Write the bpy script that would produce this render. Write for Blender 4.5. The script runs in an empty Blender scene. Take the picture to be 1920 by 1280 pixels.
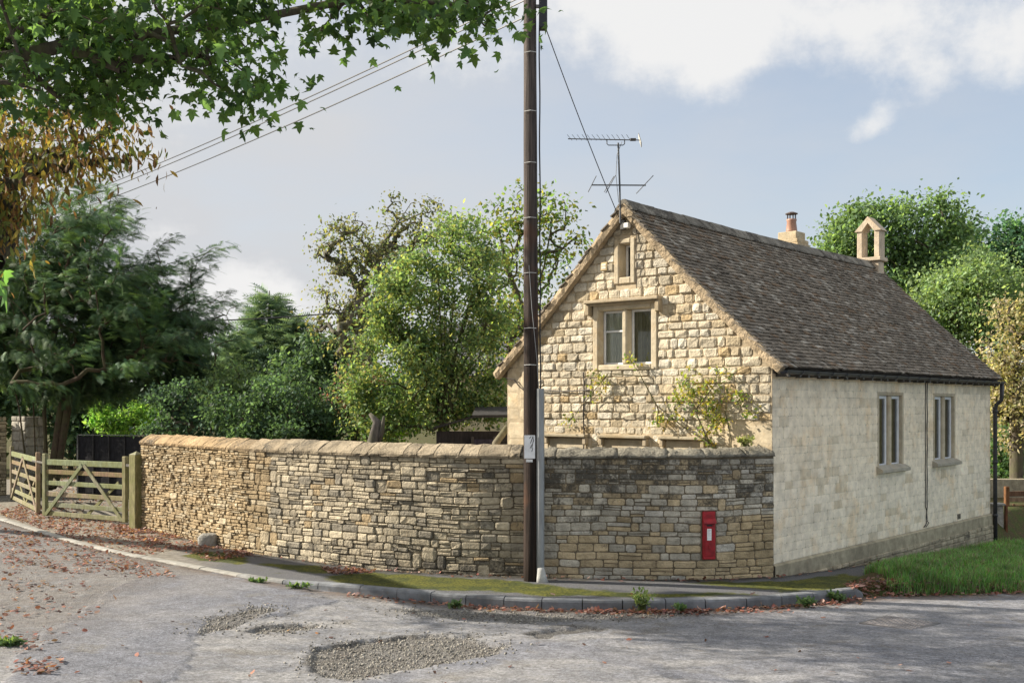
import bpy, math, random
import numpy as np
from mathutils import Vector, Matrix
scene = bpy.context.scene
COL = scene.collection
R = math.radians

# ------------------------------------------------------------------ camera, sky, sun, exposure
EYE = 2.4            # camera height above the pavement
FPX = 2060.0         # focal length in photo pixels (1920 wide)
cam_d = bpy.data.cameras.new("camera")
cam = bpy.data.objects.new("camera", cam_d)
COL.objects.link(cam)
cam.location = (0, 0, EYE)
cam.rotation_euler = (R(90), 0, 0)
cam_d.sensor_width = 36.0
cam_d.lens = 36.0 * FPX / 1920.0
cam_d.shift_y = 120.0 / 1920.0
cam_d.clip_end = 3000
scene.camera = cam

SUN_AZ = math.atan2(-1.0, 0.22)      # clockwise from +Y
SUN_EL = R(29)
SDIR = Vector((math.sin(SUN_AZ) * math.cos(SUN_EL), math.cos(SUN_AZ) * math.cos(SUN_EL), math.sin(SUN_EL)))
sun_d = bpy.data.lights.new("sun", 'SUN')
sun_d.energy = 2.55
sun_d.angle = R(0.5)
sun_d.color = (1.0, 0.91, 0.77)
sun = bpy.data.objects.new("sun", sun_d)
COL.objects.link(sun)
sun.rotation_euler = SDIR.to_track_quat('Z', 'Y').to_euler()
sun.location = (-30, 6, 30)

scene.view_settings.view_transform = 'Standard'
scene.view_settings.look = 'None'
scene.view_settings.gamma = 1.0
scene.view_settings.exposure = 2.0
scene.cycles.use_denoising = True
scene.cycles.max_bounces = 7
scene.cycles.diffuse_bounces = 4
scene.cycles.transparent_max_bounces = 6

def pdir(u, v):
    return Vector(((u - 960) / FPX, 1.0, (760 - v) / FPX)).normalized()

world = bpy.data.worlds.new("World")
scene.world = world
world.use_nodes = True
WT = world.node_tree
for n in list(WT.nodes):
    WT.nodes.remove(n)
def wn(t, **k):
    n = WT.nodes.new(t)
    for a, b in k.items():
        setattr(n, a, b)
    return n
def wl(a, b):
    WT.links.new(a, b)
def wmath(op, a, b=None, c=None, clamp=False):
    n = wn('ShaderNodeMath', operation=op)
    n.use_clamp = clamp
    for i, x in enumerate((a, b, c)):
        if x is None:
            continue
        if isinstance(x, (int, float)):
            n.inputs[i].default_value = x
        else:
            wl(x, n.inputs[i])
    return n.outputs[0]
sky = wn('ShaderNodeTexSky')
sky.sky_type = 'NISHITA'
sky.sun_disc = False
sky.sun_elevation = SUN_EL
sky.sun_rotation = SUN_AZ
sky.air_density = 1.0
sky.dust_density = 1.2
sky.ozone_density = 1.5
tc = wn('ShaderNodeTexCoord')
sep = wn('ShaderNodeSeparateXYZ')
wl(tc.outputs['Generated'], sep.inputs[0])
# cloud deck coordinates: direction projected on a flat layer overhead
den = wmath('ADD', wmath('MAXIMUM', sep.outputs[2], 0.0), 0.22)
comb = wn('ShaderNodeCombineXYZ')
wl(wmath('DIVIDE', sep.outputs[0], den), comb.inputs[0])
wl(wmath('DIVIDE', sep.outputs[1], den), comb.inputs[1])
wl(wmath('MULTIPLY', sep.outputs[2], 1.5), comb.inputs[2])
nz = wn('ShaderNodeTexNoise')
nz.inputs['Scale'].default_value = 1.9
nz.inputs['Detail'].default_value = 9
nz.inputs['Roughness'].default_value = 0.56
wl(comb.outputs[0], nz.inputs['Vector'])
nd = wn('ShaderNodeTexNoise')           # ragged edge warp
nd.inputs['Scale'].default_value = 13.0
nd.inputs['Detail'].default_value = 7
nd.inputs['Roughness'].default_value = 0.62
wl(tc.outputs['Generated'], nd.inputs['Vector'])
base = wmath('MULTIPLY', wmath('SUBTRACT', nz.outputs[0], 0.41), 2.6)  # low threshold: extra cloud added out of view for fill light
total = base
CLOUDS = [  # direction (photo px), angular radius in deg, weight; negative clears cloud within the view
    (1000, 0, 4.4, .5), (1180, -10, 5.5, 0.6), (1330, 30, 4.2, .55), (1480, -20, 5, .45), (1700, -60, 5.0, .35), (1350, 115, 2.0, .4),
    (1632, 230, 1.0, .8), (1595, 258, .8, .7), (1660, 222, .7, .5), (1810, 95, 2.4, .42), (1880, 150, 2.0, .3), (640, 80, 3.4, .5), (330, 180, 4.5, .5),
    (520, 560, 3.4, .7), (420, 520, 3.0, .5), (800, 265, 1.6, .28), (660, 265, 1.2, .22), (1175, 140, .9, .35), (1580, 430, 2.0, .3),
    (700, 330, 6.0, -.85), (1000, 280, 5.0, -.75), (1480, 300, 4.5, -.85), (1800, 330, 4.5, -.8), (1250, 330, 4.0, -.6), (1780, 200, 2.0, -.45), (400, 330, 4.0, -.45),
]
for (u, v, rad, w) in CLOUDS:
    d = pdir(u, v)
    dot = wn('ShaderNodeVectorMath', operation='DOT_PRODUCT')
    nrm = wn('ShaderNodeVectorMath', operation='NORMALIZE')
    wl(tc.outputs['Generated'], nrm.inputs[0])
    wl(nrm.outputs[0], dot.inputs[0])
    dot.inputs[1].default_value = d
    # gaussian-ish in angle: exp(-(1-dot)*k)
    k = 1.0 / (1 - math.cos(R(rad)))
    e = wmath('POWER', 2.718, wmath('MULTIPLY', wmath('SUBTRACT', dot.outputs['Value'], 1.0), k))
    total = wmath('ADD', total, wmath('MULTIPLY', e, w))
hi = wn('ShaderNodeMapRange', interpolation_type='SMOOTHSTEP')      # the cloud bank at the top of the view goes on overhead, unseen cover added for fill light
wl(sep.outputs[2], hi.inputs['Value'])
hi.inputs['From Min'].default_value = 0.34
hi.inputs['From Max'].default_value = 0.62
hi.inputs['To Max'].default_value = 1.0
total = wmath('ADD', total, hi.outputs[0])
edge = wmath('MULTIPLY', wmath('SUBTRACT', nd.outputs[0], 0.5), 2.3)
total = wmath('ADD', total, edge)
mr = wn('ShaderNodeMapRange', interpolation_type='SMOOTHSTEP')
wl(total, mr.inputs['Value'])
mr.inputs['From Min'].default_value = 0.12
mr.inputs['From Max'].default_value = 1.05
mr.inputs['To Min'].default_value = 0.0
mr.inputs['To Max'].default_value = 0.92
# thin veil over the blue everywhere
veil = mr.outputs[0]
mix = wn('ShaderNodeMix', data_type='RGBA')
wl(veil, mix.inputs[0])
mv = wn('ShaderNodeMix', data_type='RGBA')
wl(wmath('ADD', wmath('SUBTRACT', 0.6, wmath('MULTIPLY', sep.outputs[2], 0.7)), wmath('MULTIPLY', wmath('ADD', wmath('MULTIPLY', sep.outputs[0], -1.1), wmath('MULTIPLY', nz.outputs[0], 0.9)), 0.75), clamp=True), mv.inputs[0])
dim = wn('ShaderNodeMix', data_type='RGBA', blend_type='MULTIPLY')
dim.inputs[0].default_value = 1.0
wl(sky.outputs[0], dim.inputs[6])
dim.inputs[7].default_value = (0.5, 0.5, 0.5, 1)
wl(dim.outputs[2], mv.inputs[6])
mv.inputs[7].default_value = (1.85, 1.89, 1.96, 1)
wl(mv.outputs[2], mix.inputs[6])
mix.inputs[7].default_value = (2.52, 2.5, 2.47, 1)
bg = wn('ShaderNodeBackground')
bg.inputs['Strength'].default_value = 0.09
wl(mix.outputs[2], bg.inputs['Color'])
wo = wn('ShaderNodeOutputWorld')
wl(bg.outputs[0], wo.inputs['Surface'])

# ------------------------------------------------------------------ helpers
rng = np.random.default_rng(7)
random.seed(7)

def P(u, v, Y):
    """world point seen in the photo at (u, v) and standing Y metres ahead"""
    return Vector(((u - 960) / FPX * Y, Y, EYE + (760 - v) / FPX * Y))
def G(u, v, z=0.0):
    Y = (EYE - z) * FPX / (v - 760)
    return Vector(((u - 960) / FPX * Y, Y, z))

def tag(o, label=None, cat=None, group=None, kind=None):
    if label: o['label'] = label
    if cat: o['category'] = cat
    if group: o['group'] = group
    if kind: o['kind'] = kind
    return o
def empty(name, loc=(0, 0, 0)):
    o = bpy.data.objects.new(name, None)
    o.empty_display_size = 0.2
    o.location = loc
    COL.objects.link(o)
    return o
def link(name, me, parent=None, loc=None):
    o = bpy.data.objects.new(name, me)
    COL.objects.link(o)
    if loc is not None:
        o.location = loc
    if parent is not None:
        o.parent = parent
        pw = Vector((0, 0, 0))
        p = parent
        while p is not None:
            pw += Vector(p.location)
            p = p.parent
        o.location = Vector(o.location) - pw
    return o

def mesh_np(name, V, F, mat=None, cols=None, smooth=False):
    """V (N,3), F (M,k) uniform polygons, cols (N,4) point colours"""
    V = np.asarray(V, dtype=np.float32); F = np.asarray(F, dtype=np.int32)
    me = bpy.data.meshes.new(name)
    M, k = F.shape
    me.vertices.add(len(V)); me.vertices.foreach_set('co', V.ravel())
    me.loops.add(M * k); me.loops.foreach_set('vertex_index', F.ravel())
    me.polygons.add(M)
    me.polygons.foreach_set('loop_start', np.arange(0, M * k, k, dtype=np.int32))
    me.polygons.foreach_set('loop_total', np.full(M, k, dtype=np.int32))
    if smooth:
        me.polygons.foreach_set('use_smooth', np.ones(M, dtype=bool))
    if cols is not None:
        a = me.color_attributes.new('Col', 'FLOAT_COLOR', 'POINT')
        a.data.foreach_set('color', np.asarray(cols, dtype=np.float32).ravel())
    me.update(calc_edges=True)
    me.validate()
    if mat: me.materials.append(mat)
    return me

class MB:
    def __init__(s):
        s.v = []; s.f = []; s.c = []
    def add(s, vs, fs, col=(1, 1, 1, 0)):
        b = len(s.v)
        s.v.extend([tuple(x) for x in vs])
        s.f.extend([tuple(b + i for i in f) for f in fs])
        s.c.extend([col] * len(vs))
    def box(s, c, ax, ay, az, col=(1, 1, 1, 0)):
        """centre, three half-axis vectors"""
        c = Vector(c); ax = Vector(ax); ay = Vector(ay); az = Vector(az)
        vs = [c + ax * i + ay * j + az * k for k in (-1, 1) for j in (-1, 1) for i in (-1, 1)]
        s.add(vs, [(0, 2, 3, 1), (4, 5, 7, 6), (0, 1, 5, 4), (2, 6, 7, 3), (0, 4, 6, 2), (1, 3, 7, 5)], col)
    def cbox(s, c, ax, ay, az, ch=0.006, col=(1, 1, 1, 0)):
        """chamfered box"""
        c = Vector(c); A = [Vector(ax), Vector(ay), Vector(az)]
        Ln = [a.length for a in A]; U = [a / l for a, l in zip(A, Ln)]
        ch = min(ch, min(Ln) * 0.45)
        vs = []; idx = {}
        for sx in (-1, 1):
            for sy in (-1, 1):
                for sz in (-1, 1):
                    for k in range(3):
                        p = Vector(c)
                        for m, sg in enumerate((sx, sy, sz)):
                            p += U[m] * sg * (Ln[m] if m == k else Ln[m] - ch)
                        idx[(sx, sy, sz, k)] = len(vs); vs.append(p)
        fs = []
        for k in range(3):
            m, n = [(1, 2), (2, 0), (0, 1)][k]
            for sg in (-1, 1):
                q = []
                for (a, b) in ((-1, -1), (1, -1), (1, 1), (-1, 1)):
                    t = [0, 0, 0]; t[k] = sg; t[m] = a; t[n] = b
                    q.append(idx[(t[0], t[1], t[2], k)])
                fs.append(tuple(q if sg > 0 else q[::-1]))
        for k in range(3):           # edges parallel to k
            m, n = [(1, 2), (2, 0), (0, 1)][k]
            for a in (-1, 1):
                for b in (-1, 1):
                    t0 = [0, 0, 0]; t0[m] = a; t0[n] = b
                    t1 = list(t0); t0[k] = -1; t1[k] = 1
                    q = [idx[(*t0, m)], idx[(*t1, m)], idx[(*t1, n)], idx[(*t0, n)]]
                    fs.append(tuple(q if a * b < 0 else q[::-1]))
        for sx in (-1, 1):
            for sy in (-1, 1):
                for sz in (-1, 1):
                    q = [idx[(sx, sy, sz, k)] for k in range(3)]
                    fs.append(tuple(q if sx * sy * sz > 0 else q[::-1]))
        s.add(vs, fs, col)
    def bar(s, a, b, w, t, up=(0, 0, 1), ch=0.004, col=(1, 1, 1, 0)):
        """plank from a to b, w wide (along up), t thick"""
        a = Vector(a); b = Vector(b); d = (b - a); L = d.length; d = d / L
        up = Vector(up); side = d.cross(up).normalized(); up2 = side.cross(d).normalized()
        s.cbox((a + b) / 2, d * L / 2, side * t / 2, up2 * w / 2, ch, col)
    def tube(s, pts, radii, n=8, col=(1, 1, 1, 0), cap=True):
        pts = [Vector(p) for p in pts]
        if isinstance(radii, (int, float)): radii = [radii] * len(pts)
        b = len(s.v); rings = []
        ref = None
        for i, p in enumerate(pts):
            d = (pts[min(i + 1, len(pts) - 1)] - pts[max(i - 1, 0)]).normalized()
            if ref is None:
                ref = Vector((0, 0, 1)) if abs(d.z) < .9 else Vector((1, 0, 0))
            x = d.cross(ref).normalized(); y = d.cross(x).normalized(); ref = x.cross(d).normalized()
            ring = []
            for k in range(n):
                a = 2 * math.pi * k / n
                ring.append(len(s.v)); s.v.append(tuple(p + (x * math.cos(a) + y * math.sin(a)) * radii[i])); s.c.append(col)
            rings.append(ring)
        for i in range(len(rings) - 1):
            for k in range(n):
                s.f.append((rings[i][k], rings[i + 1][k], rings[i + 1][(k + 1) % n], rings[i][(k + 1) % n]))
        if cap:
            s.f.append(tuple(rings[0])); s.f.append(tuple(rings[-1][::-1]))
    def mesh(s, name, mat, smooth=False, origin=None):
        me = bpy.data.meshes.new(name)
        vs = s.v
        if origin is not None:
            o = origin
            vs = [(x - o[0], y - o[1], z - o[2]) for x, y, z in vs]
        me.from_pydata(vs, [], s.f)
        a = me.color_attributes.new('Col', 'FLOAT_COLOR', 'POINT')
        a.data.foreach_set('color', np.asarray(s.c, dtype=np.float32).ravel())
        if smooth:
            me.polygons.foreach_set('use_smooth', np.ones(len(me.polygons), dtype=bool))
        me.materials.append(mat)
        return me
    def build(s, name, mat, parent=None, smooth=False, kind=None, label=None):
        arr = np.array(s.v); o0 = (arr.min(0) + arr.max(0)) / 2; o0[2] = arr[:, 2].min()
        o = link(name, s.mesh(name, mat, smooth, o0), parent, Vector(o0))
        if kind: o['kind'] = kind
        if label: o['label'] = label
        return o

def smooth_curve(pts, step=0.05):
    """Catmull-Rom through 2D/3D points, resampled by arc length -> array, arc"""
    P_ = np.array(pts, float)
    P_ = np.vstack([2 * P_[0] - P_[1], P_, 2 * P_[-1] - P_[-2]])
    out = []
    for i in range(1, len(P_) - 2):
        p0, p1, p2, p3 = P_[i - 1:i + 3]
        for t in np.linspace(0, 1, 40, endpoint=False):
            out.append(.5 * ((2 * p1) + (-p0 + p2) * t + (2 * p0 - 5 * p1 + 4 * p2 - p3) * t * t + (-p0 + 3 * p1 - 3 * p2 + p3) * t ** 3))
    out.append(P_[-2]); out = np.array(out)
    d = np.concatenate([[0], np.cumsum(np.linalg.norm(np.diff(out, axis=0), axis=1))])
    n = max(2, int(d[-1] / step) + 1)
    a = np.linspace(0, d[-1], n)
    return np.stack([np.interp(a, d, out[:, k]) for k in range(out.shape[1])], 1), a

# value noise (numpy)
_perm = np.random.default_rng(3).random((256, 256))
def vnoise(x, y):
    xi = np.floor(x).astype(int); yi = np.floor(y).astype(int)
    fx = x - xi; fy = y - yi
    fx = fx * fx * (3 - 2 * fx); fy = fy * fy * (3 - 2 * fy)
    g = lambda a, b: _perm[a & 255, b & 255]
    return (g(xi, yi) * (1 - fx) + g(xi + 1, yi) * fx) * (1 - fy) + (g(xi, yi + 1) * (1 - fx) + g(xi + 1, yi + 1) * fx) * fy
def fbm(x, y, o=4):
    s = 0; a = .5
    for k in range(o):
        s = s + a * vnoise(x * 2 ** k + 13.7 * k, y * 2 ** k + 7.1 * k); a *= .5
    return s / (1 - .5 ** o)
def sstep(a, b, x):
    t = np.clip((x - a) / (b - a), 0, 1)
    return t * t * (3 - 2 * t)

# ------------------------------------------------------------------ materials
class NT:
    def __init__(s, name):
        s.m = bpy.data.materials.new(name); s.m.use_nodes = True
        s.t = s.m.node_tree
        for n in list(s.t.nodes): s.t.nodes.remove(n)
        s.out = s.n('ShaderNodeOutputMaterial')
    def n(s, t, **k):
        n = s.t.nodes.new(t)
        for a, b in k.items(): setattr(n, a, b)
        return n
    def l(s, a, b): s.t.links.new(a, b)
    def put(s, sock, x):
        if isinstance(x, (int, float)): sock.default_value = x
        elif isinstance(x, tuple): sock.default_value = x if len(x) == 4 or sock.type == 'VECTOR' else (*x, 1)
        else: s.l(x, sock)
    def math(s, op, a, b=0.0, clamp=False):
        n = s.n('ShaderNodeMath', operation=op); n.use_clamp = clamp
        s.put(n.inputs[0], a); s.put(n.inputs[1], b); return n.outputs[0]
    def mix(s, f, a, b, mode='MIX'):
        n = s.n('ShaderNodeMix', data_type='RGBA', blend_type=mode)
        s.put(n.inputs[0], f); s.put(n.inputs[6], a); s.put(n.inputs[7], b); return n.outputs[2]
    def noise(s, scale, detail=5, rough=.55, vec=None, dist=0.0):
        n = s.n('ShaderNodeTexNoise'); n.inputs['Scale'].default_value = scale
        n.inputs['Detail'].default_value = detail; n.inputs['Roughness'].default_value = rough
        n.inputs['Distortion'].default_value = dist
        s.l(vec if vec is not None else s.pos(), n.inputs['Vector']); return n.outputs[0]
    def pos(s):
        if not hasattr(s, '_p'): s._p = s.n('ShaderNodeNewGeometry').outputs['Position']
        return s._p
    def scaled(s, v):
        n = s.n('ShaderNodeMapping'); n.inputs['Scale'].default_value = v; s.l(s.pos(), n.inputs[0]); return n.outputs[0]
    def ramp(s, x, a, b, lo=0.0, hi=1.0):
        n = s.n('ShaderNodeMapRange', interpolation_type='SMOOTHSTEP'); s.put(n.inputs['Value'], x)
        n.inputs['From Min'].default_value = a; n.inputs['From Max'].default_value = b
        n.inputs['To Min'].default_value = lo; n.inputs['To Max'].default_value = hi; return n.outputs[0]
    def attr(s, name='Col'):
        return s.n('ShaderNodeAttribute', attribute_name=name)
    def bump(s, h, strength=.5, dist=.01):
        n = s.n('ShaderNodeBump'); n.inputs['Strength'].default_value = strength; n.inputs['Distance'].default_value = dist
        s.l(h, n.inputs['Height']); return n.outputs[0]
    def bsdf(s, col, rough=.8, bump=None, metal=0.0, spec=.3):
        n = s.n('ShaderNodeBsdfPrincipled'); s.put(n.inputs['Base Color'], col); s.put(n.inputs['Roughness'], rough)
        n.inputs['Metallic'].default_value = metal; n.inputs['Specular IOR Level'].default_value = spec
        if bump is not None: s.l(bump, n.inputs['Normal'])
        return n
    def done(s, sh):
        s.l(sh.outputs[0], s.out.inputs[0]); return s.m

def mat_stone(name, var=.35, dark=(.075, .07, .06), light_spots=.5, bump=.6, bdist=.012, fine=38, pits=0.0):
    t = NT(name); a = t.attr()
    n1 = t.noise(7, 6, .6); n2 = t.noise(2.6, 8, .68); n3 = t.noise(fine, 4, .6); n4 = t.noise(15, 5, .7)
    c = t.mix(1.0, a.outputs['Color'], t.ramp(n1, .25, .75, 1 - var, 1 + var * .6), 'MULTIPLY')
    c = t.mix(1.0, c, t.ramp(t.noise(1.1, 5, .6), .3, .7, .92 if pits else .82, 1.06 if pits else 1.12), 'MULTIPLY')
    c = t.mix(t.ramp(n4, .56, .72, 0, .22), c, (.36, .22, .09))             # iron staining
    m = t.math('ADD', t.math('ADD', n2, t.math('MULTIPLY', t.math('SUBTRACT', n3, .5), .5)), t.math('MULTIPLY', t.math('SUBTRACT', a.outputs['Alpha'], .5), .75))
    c = t.mix(t.ramp(m, .5, .78, 0, .92), c, dark)
    sp = t.ramp(t.noise(26, 3, .7), .64, .72, 0, light_spots)
    c = t.mix(sp, c, (.5, .48, .42))
    h = t.math('ADD', t.math('MULTIPLY', n3, .5), n4)
    if pits:
        c = t.mix(t.ramp(t.noise(1.7, 6, .65), .5, .68, 0, .38), c, t.mix(1.0, c, (.95, .74, .48), 'MULTIPLY'))
        c = t.mix(t.ramp(t.noise(.9, 7, .7, t.scaled((1.6, 1.6, .5))), .52, .7, 0, .16), c, (.5, .48, .44))
        pt_ = t.ramp(t.noise(34, 2, .5), .68, .74, 0, pits)
        c = t.mix(pt_, c, (.2, .16, .11)); h = t.math('SUBTRACT', h, t.math('MULTIPLY', pt_, 1.5))
    return t.done(t.bsdf(c, .92, t.bump(h, bump, bdist), spec=.15))
M_stone = mat_stone('rubble_limestone', .3, bump=.85, bdist=.03, fine=30)
M_ashlar = mat_stone('dressed_limestone', .2, (.22, .2, .17), .1, .6, .01, 30, .6)
M_mortar = mat_stone('lime_mortar', .3, (.1, .09, .075), .2, .5, .01)

def mat_attr(name, rough=.7, var=.3, scale=(12, 12, 12), bump=.3, bdist=.004, spec=.3, metal=0.0):
    t = NT(name); a = t.attr()
    n = t.noise(1.0, 6, .6, t.scaled(scale))
    c = t.mix(1.0, a.outputs['Color'], t.ramp(n, .25, .75, 1 - var, 1 + var * .6), 'MULTIPLY')
    return t.done(t.bsdf(c, rough, t.bump(n, bump, bdist), metal, spec))
M_paint = mat_attr('painted_surface', .45, .12, (9, 9, 9), .12, .002, .4)
M_iron = mat_attr('painted_iron', .5, .35, (14, 14, 14), .2, .003, .5)
M_galv = mat_attr('galvanised_steel', .5, .25, (8, 8, 3), .1, .002, .4, .25)
M_tile = mat_stone('stone_roof_slate', .35, (.05, .044, .037), .3, .6, .008, 30)
M_timber = None
def mat_timber(name, moss=0.0, green=(.2, .21, .05)):
    t = NT(name); a = t.attr()
    n = t.noise(1.0, 6, .65, t.scaled((22, 22, 6))); n2 = t.noise(3.5, 6, .65)
    c = t.mix(1.0, a.outputs['Color'], t.ramp(n, .2, .8, .5, 1.3), 'MULTIPLY')
    c = t.mix(t.ramp(n2, .38, .62, 0, moss), c, green)
    return t.done(t.bsdf(c, .85, t.bump(n, .5, .006), spec=.2))
M_timber = mat_timber('mossy_timber', .6, (.17, .175, .06))
M_dark_timber = mat_timber('creosoted_timber', 0.0)
def mat_pole():
    t = NT('tarred_pole_timber'); v = t.scaled((30, 30, .9)); n = t.noise(1, 7, .7, v); n2 = t.noise(1.3, 4, .6)
    z = t.n('ShaderNodeSeparateXYZ'); t.l(t.pos(), z.inputs[0])
    c = t.mix(t.ramp(n, .3, .7), (.010, .008, .007), (.05, .032, .024))
    c = t.mix(t.ramp(z.outputs[2], 2.2, 6.5, 0, .75), c, t.mix(t.ramp(n, .3, .72), (.04, .034, .032), (.17, .14, .125)))
    c = t.mix(t.ramp(n2, .55, .7, 0, .5), c, (.12, .055, .03))
    return t.done(t.bsdf(c, .8, t.bump(n, 1.0, .03), spec=.25))
M_pole = mat_pole()
def mat_leaf(name, trans=.43, var=.25):
    t = NT(name); a = t.attr()
    n = t.noise(2.2, 3, .5)
    c = t.mix(1.0, a.outputs['Color'], t.ramp(n, .3, .7, 1 - var, 1 + var), 'MULTIPLY')
    b = t.bsdf(c, .6, None, spec=.2)
    tr = t.n('ShaderNodeBsdfTranslucent')
    t.l(t.mix(1.0, c, (1.95, 1.9, .9), 'MULTIPLY'), tr.inputs[0])
    m = t.n('ShaderNodeMixShader'); m.inputs[0].default_value = trans
    t.l(b.outputs[0], m.inputs[1]); t.l(tr.outputs[0], m.inputs[2])
    return t.done(m)
M_leaf = mat_leaf('broad_leaf')
M_needle = mat_leaf('needle_leaf', .2)
M_dry = mat_leaf('dry_leaf', .25)
M_grass = mat_leaf('grass_blade', .3)
M_bark = mat_timber('tree_bark', .45, (.1, .11, .045))
def mat_glass():
    t = NT('window_glass')
    g = t.n('ShaderNodeBsdfGlossy'); g.inputs['Roughness'].default_value = .03; g.inputs['Color'].default_value = (.8, .84, .85, 1)
    n = t.noise(1.6, 2, .5)
    t.l(t.bump(n, .12, .02), g.inputs['Normal'])
    tr = t.n('ShaderNodeBsdfTransparent'); tr.inputs[0].default_value = (.85, .88, .85, 1)
    f = t.n('ShaderNodeFresnel'); f.inputs[0].default_value = 1.55
    m = t.n('ShaderNodeMixShader'); t.l(t.math('MULTIPLY', f.outputs[0], 1.6, True), m.inputs[0])
    t.l(tr.outputs[0], m.inputs[1]); t.l(g.outputs[0], m.inputs[2])
    return t.done(m)
M_glass = mat_glass()
# ------------------------------------------------------------------ the setting: ground, road, kerb, pavement, verge
HC = np.array([3.66, 15.45])                 # near corner of the house
HL = np.array([0.6494, 0.7604])              # along the house
HG = np.array([-0.7604, 0.6494])             # along the gable
def tz(x, y):
    t = (x - HC[0]) * HL[0] + (y - HC[1]) * HL[1]
    s = (x - HC[0]) * HG[0] + (y - HC[1]) * HG[1]
    return -0.052 * np.clip(t, 0, 11) * (1 - sstep(0.0, .6, s))
KX = np.array([-40, -22, -14, -10.7, -7.48, -5.4, -3.55, -2.57, -1.91, -1.39, -.745, .166, 1.18, 2.24, 3.27, 4.61, 5.2, 7.03, 10, 20, 40.])
KY = np.array([60, 37, 27, 23, 19, 16.9, 15.25, 14.75, 14.5, 14.27, 13.95, 13.66, 13.55, 13.58, 13.8, 14.42, 14.62, 15.15, 16.3, 21, 31.])
_kc, _ka = smooth_curve(list(zip(KX, KY)), .1)
def yk(x): return np.interp(x, _kc[:, 0], _kc[:, 1])
def zroad(x, y): return -0.12 * sstep(-4.4, -1.0, x) - .006 + np.minimum(tz(x, y), 0) * .6
WPTS = [(-7.25, 21.5), (-6.2, 20.3), (-4.62, 18.35), (-3.33, 17.2), (-2.12, 16.25), (-.82, 15.62), (.2, 15.36), (1.09, 15.2), (2.47, 15.12), (3.2, 15.25), (3.68, 15.43)]
WC, WA = smooth_curve(WPTS, .02)
def yw(x):
    y = np.interp(x, WC[:, 0], WC[:, 1])
    y = np.where(x < -7.25, 36.0, y)
    return np.where(x > 3.66, 15.45 + (x - 3.66) * HL[1] / HL[0], y)
def grid_mesh(name, xs, ys, zf, mat, colf=None, keep=None):
    X, Y = np.meshgrid(xs, ys)
    V = np.stack([X, Y, zf(X, Y)], -1).reshape(-1, 3)
    nx, ny = len(xs), len(ys)
    i = (np.arange(ny - 1)[:, None] * nx + np.arange(nx - 1)[None]).ravel()
    F = np.stack([i, i + 1, i + nx + 1, i + nx], 1)
    C = None if colf is None else colf(X, Y).reshape(-1, 4)
    if keep is not None:
        k = keep(X, Y).ravel()
        F = F[k[F].all(1)]
        used = np.unique(F); mp = np.zeros(len(V), int); mp[used] = np.arange(len(used))
        F = mp[F]; V = V[used]; C = None if C is None else C[used]
    return mesh_np(name, V, F, mat, C, True)
def sdf_poly(px, X, Y, z=None):
    """signed distance (negative inside) to a polygon given by world xy points"""
    n = len(px); d = np.full(X.shape, 1e9); ins = np.zeros(X.shape, bool)
    for i in range(n):
        ax, ay = px[i]; bx, by = px[(i + 1) % n]
        ex, ey = bx - ax, by - ay
        t = np.clip(((X - ax) * ex + (Y - ay) * ey) / (ex * ex + ey * ey), 0, 1)
        d = np.minimum(d, np.hypot(X - ax - t * ex, Y - ay - t * ey))
        c = ((ay > Y) != (by > Y)) & (X < ex * (Y - ay) / (ey + 1e-12) + ax)
        ins ^= c
    return np.where(ins, -d, d)
def gpoly(pts, z=-.12): return [tuple(G(u, v, z)[:2]) for u, v in pts]
HOLE1 = gpoly([(568, 1238), (592, 1216), (650, 1204), (720, 1193), (800, 1187), (880, 1188), (968, 1206), (930, 1220), (820, 1242), (720, 1262), (640, 1274), (585, 1258)])
HOLE2 = gpoly([(455, 1192), (500, 1180), (560, 1171), (612, 1173), (600, 1181), (540, 1190), (480, 1197)])
HOLE3 = gpoly([(985, 1185), (1040, 1172), (1100, 1170), (1140, 1178), (1080, 1186), (1020, 1192)])
PATCH = gpoly([(630, 1122), (540, 1096), (420, 1084), (300, 1086), (225, 1100), (170, 1140), (95, 1190), (40, 1240), (20, 1300), (20, 1500), (250, 1500), (320, 1290), (362, 1228), (368, 1190), (470, 1160), (560, 1142)], -.05)
GRAV_EDGE = gpoly([(375, 1190), (400, 1175), (480, 1152), (520, 1150), (470, 1172), (420, 1190), (365, 1205)])
STRIP = gpoly([(720, 1143), (820, 1140), (1000, 1150), (1180, 1146), (1330, 1150), (1200, 1160), (1000, 1168), (860, 1162), (760, 1155)])
TRENCH = gpoly([(880, 1200), (1000, 1192), (1120, 1212), (1250, 1244), (1500, 1300), (1420, 1300), (1230, 1258), (1100, 1228), (980, 1232), (800, 1270), (700, 1300), (600, 1320), (700, 1272), (830, 1240)])
def warp(X, Y, a=.12, f=3.0):
    return X + a * (fbm(X * f, Y * f) - .5) * 2, Y + a * (fbm(X * f + 31, Y * f + 17) - .5) * 2
_cache = {}
def road_masks(X, Y):
    key = (X.shape, float(X.sum()))
    if key in _cache: return _cache[key]
    Xw, Yw = warp(X, Y, .16, 3.2); Xw, Yw = warp(Xw, Yw, .05, 11)
    holes = np.minimum(np.minimum(sdf_poly(HOLE1, Xw, Yw), sdf_poly(HOLE2, Xw, Yw)), sdf_poly(HOLE3, Xw, Yw))
    patch = sdf_poly(PATCH, Xw, Yw); ge = sdf_poly(GRAV_EDGE, Xw, Yw); st = sdf_poly(STRIP, Xw, Yw); tr = sdf_poly(TRENCH, Xw, Yw)
    _cache[key] = (holes, patch, ge, st, tr); return _cache[key]
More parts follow.
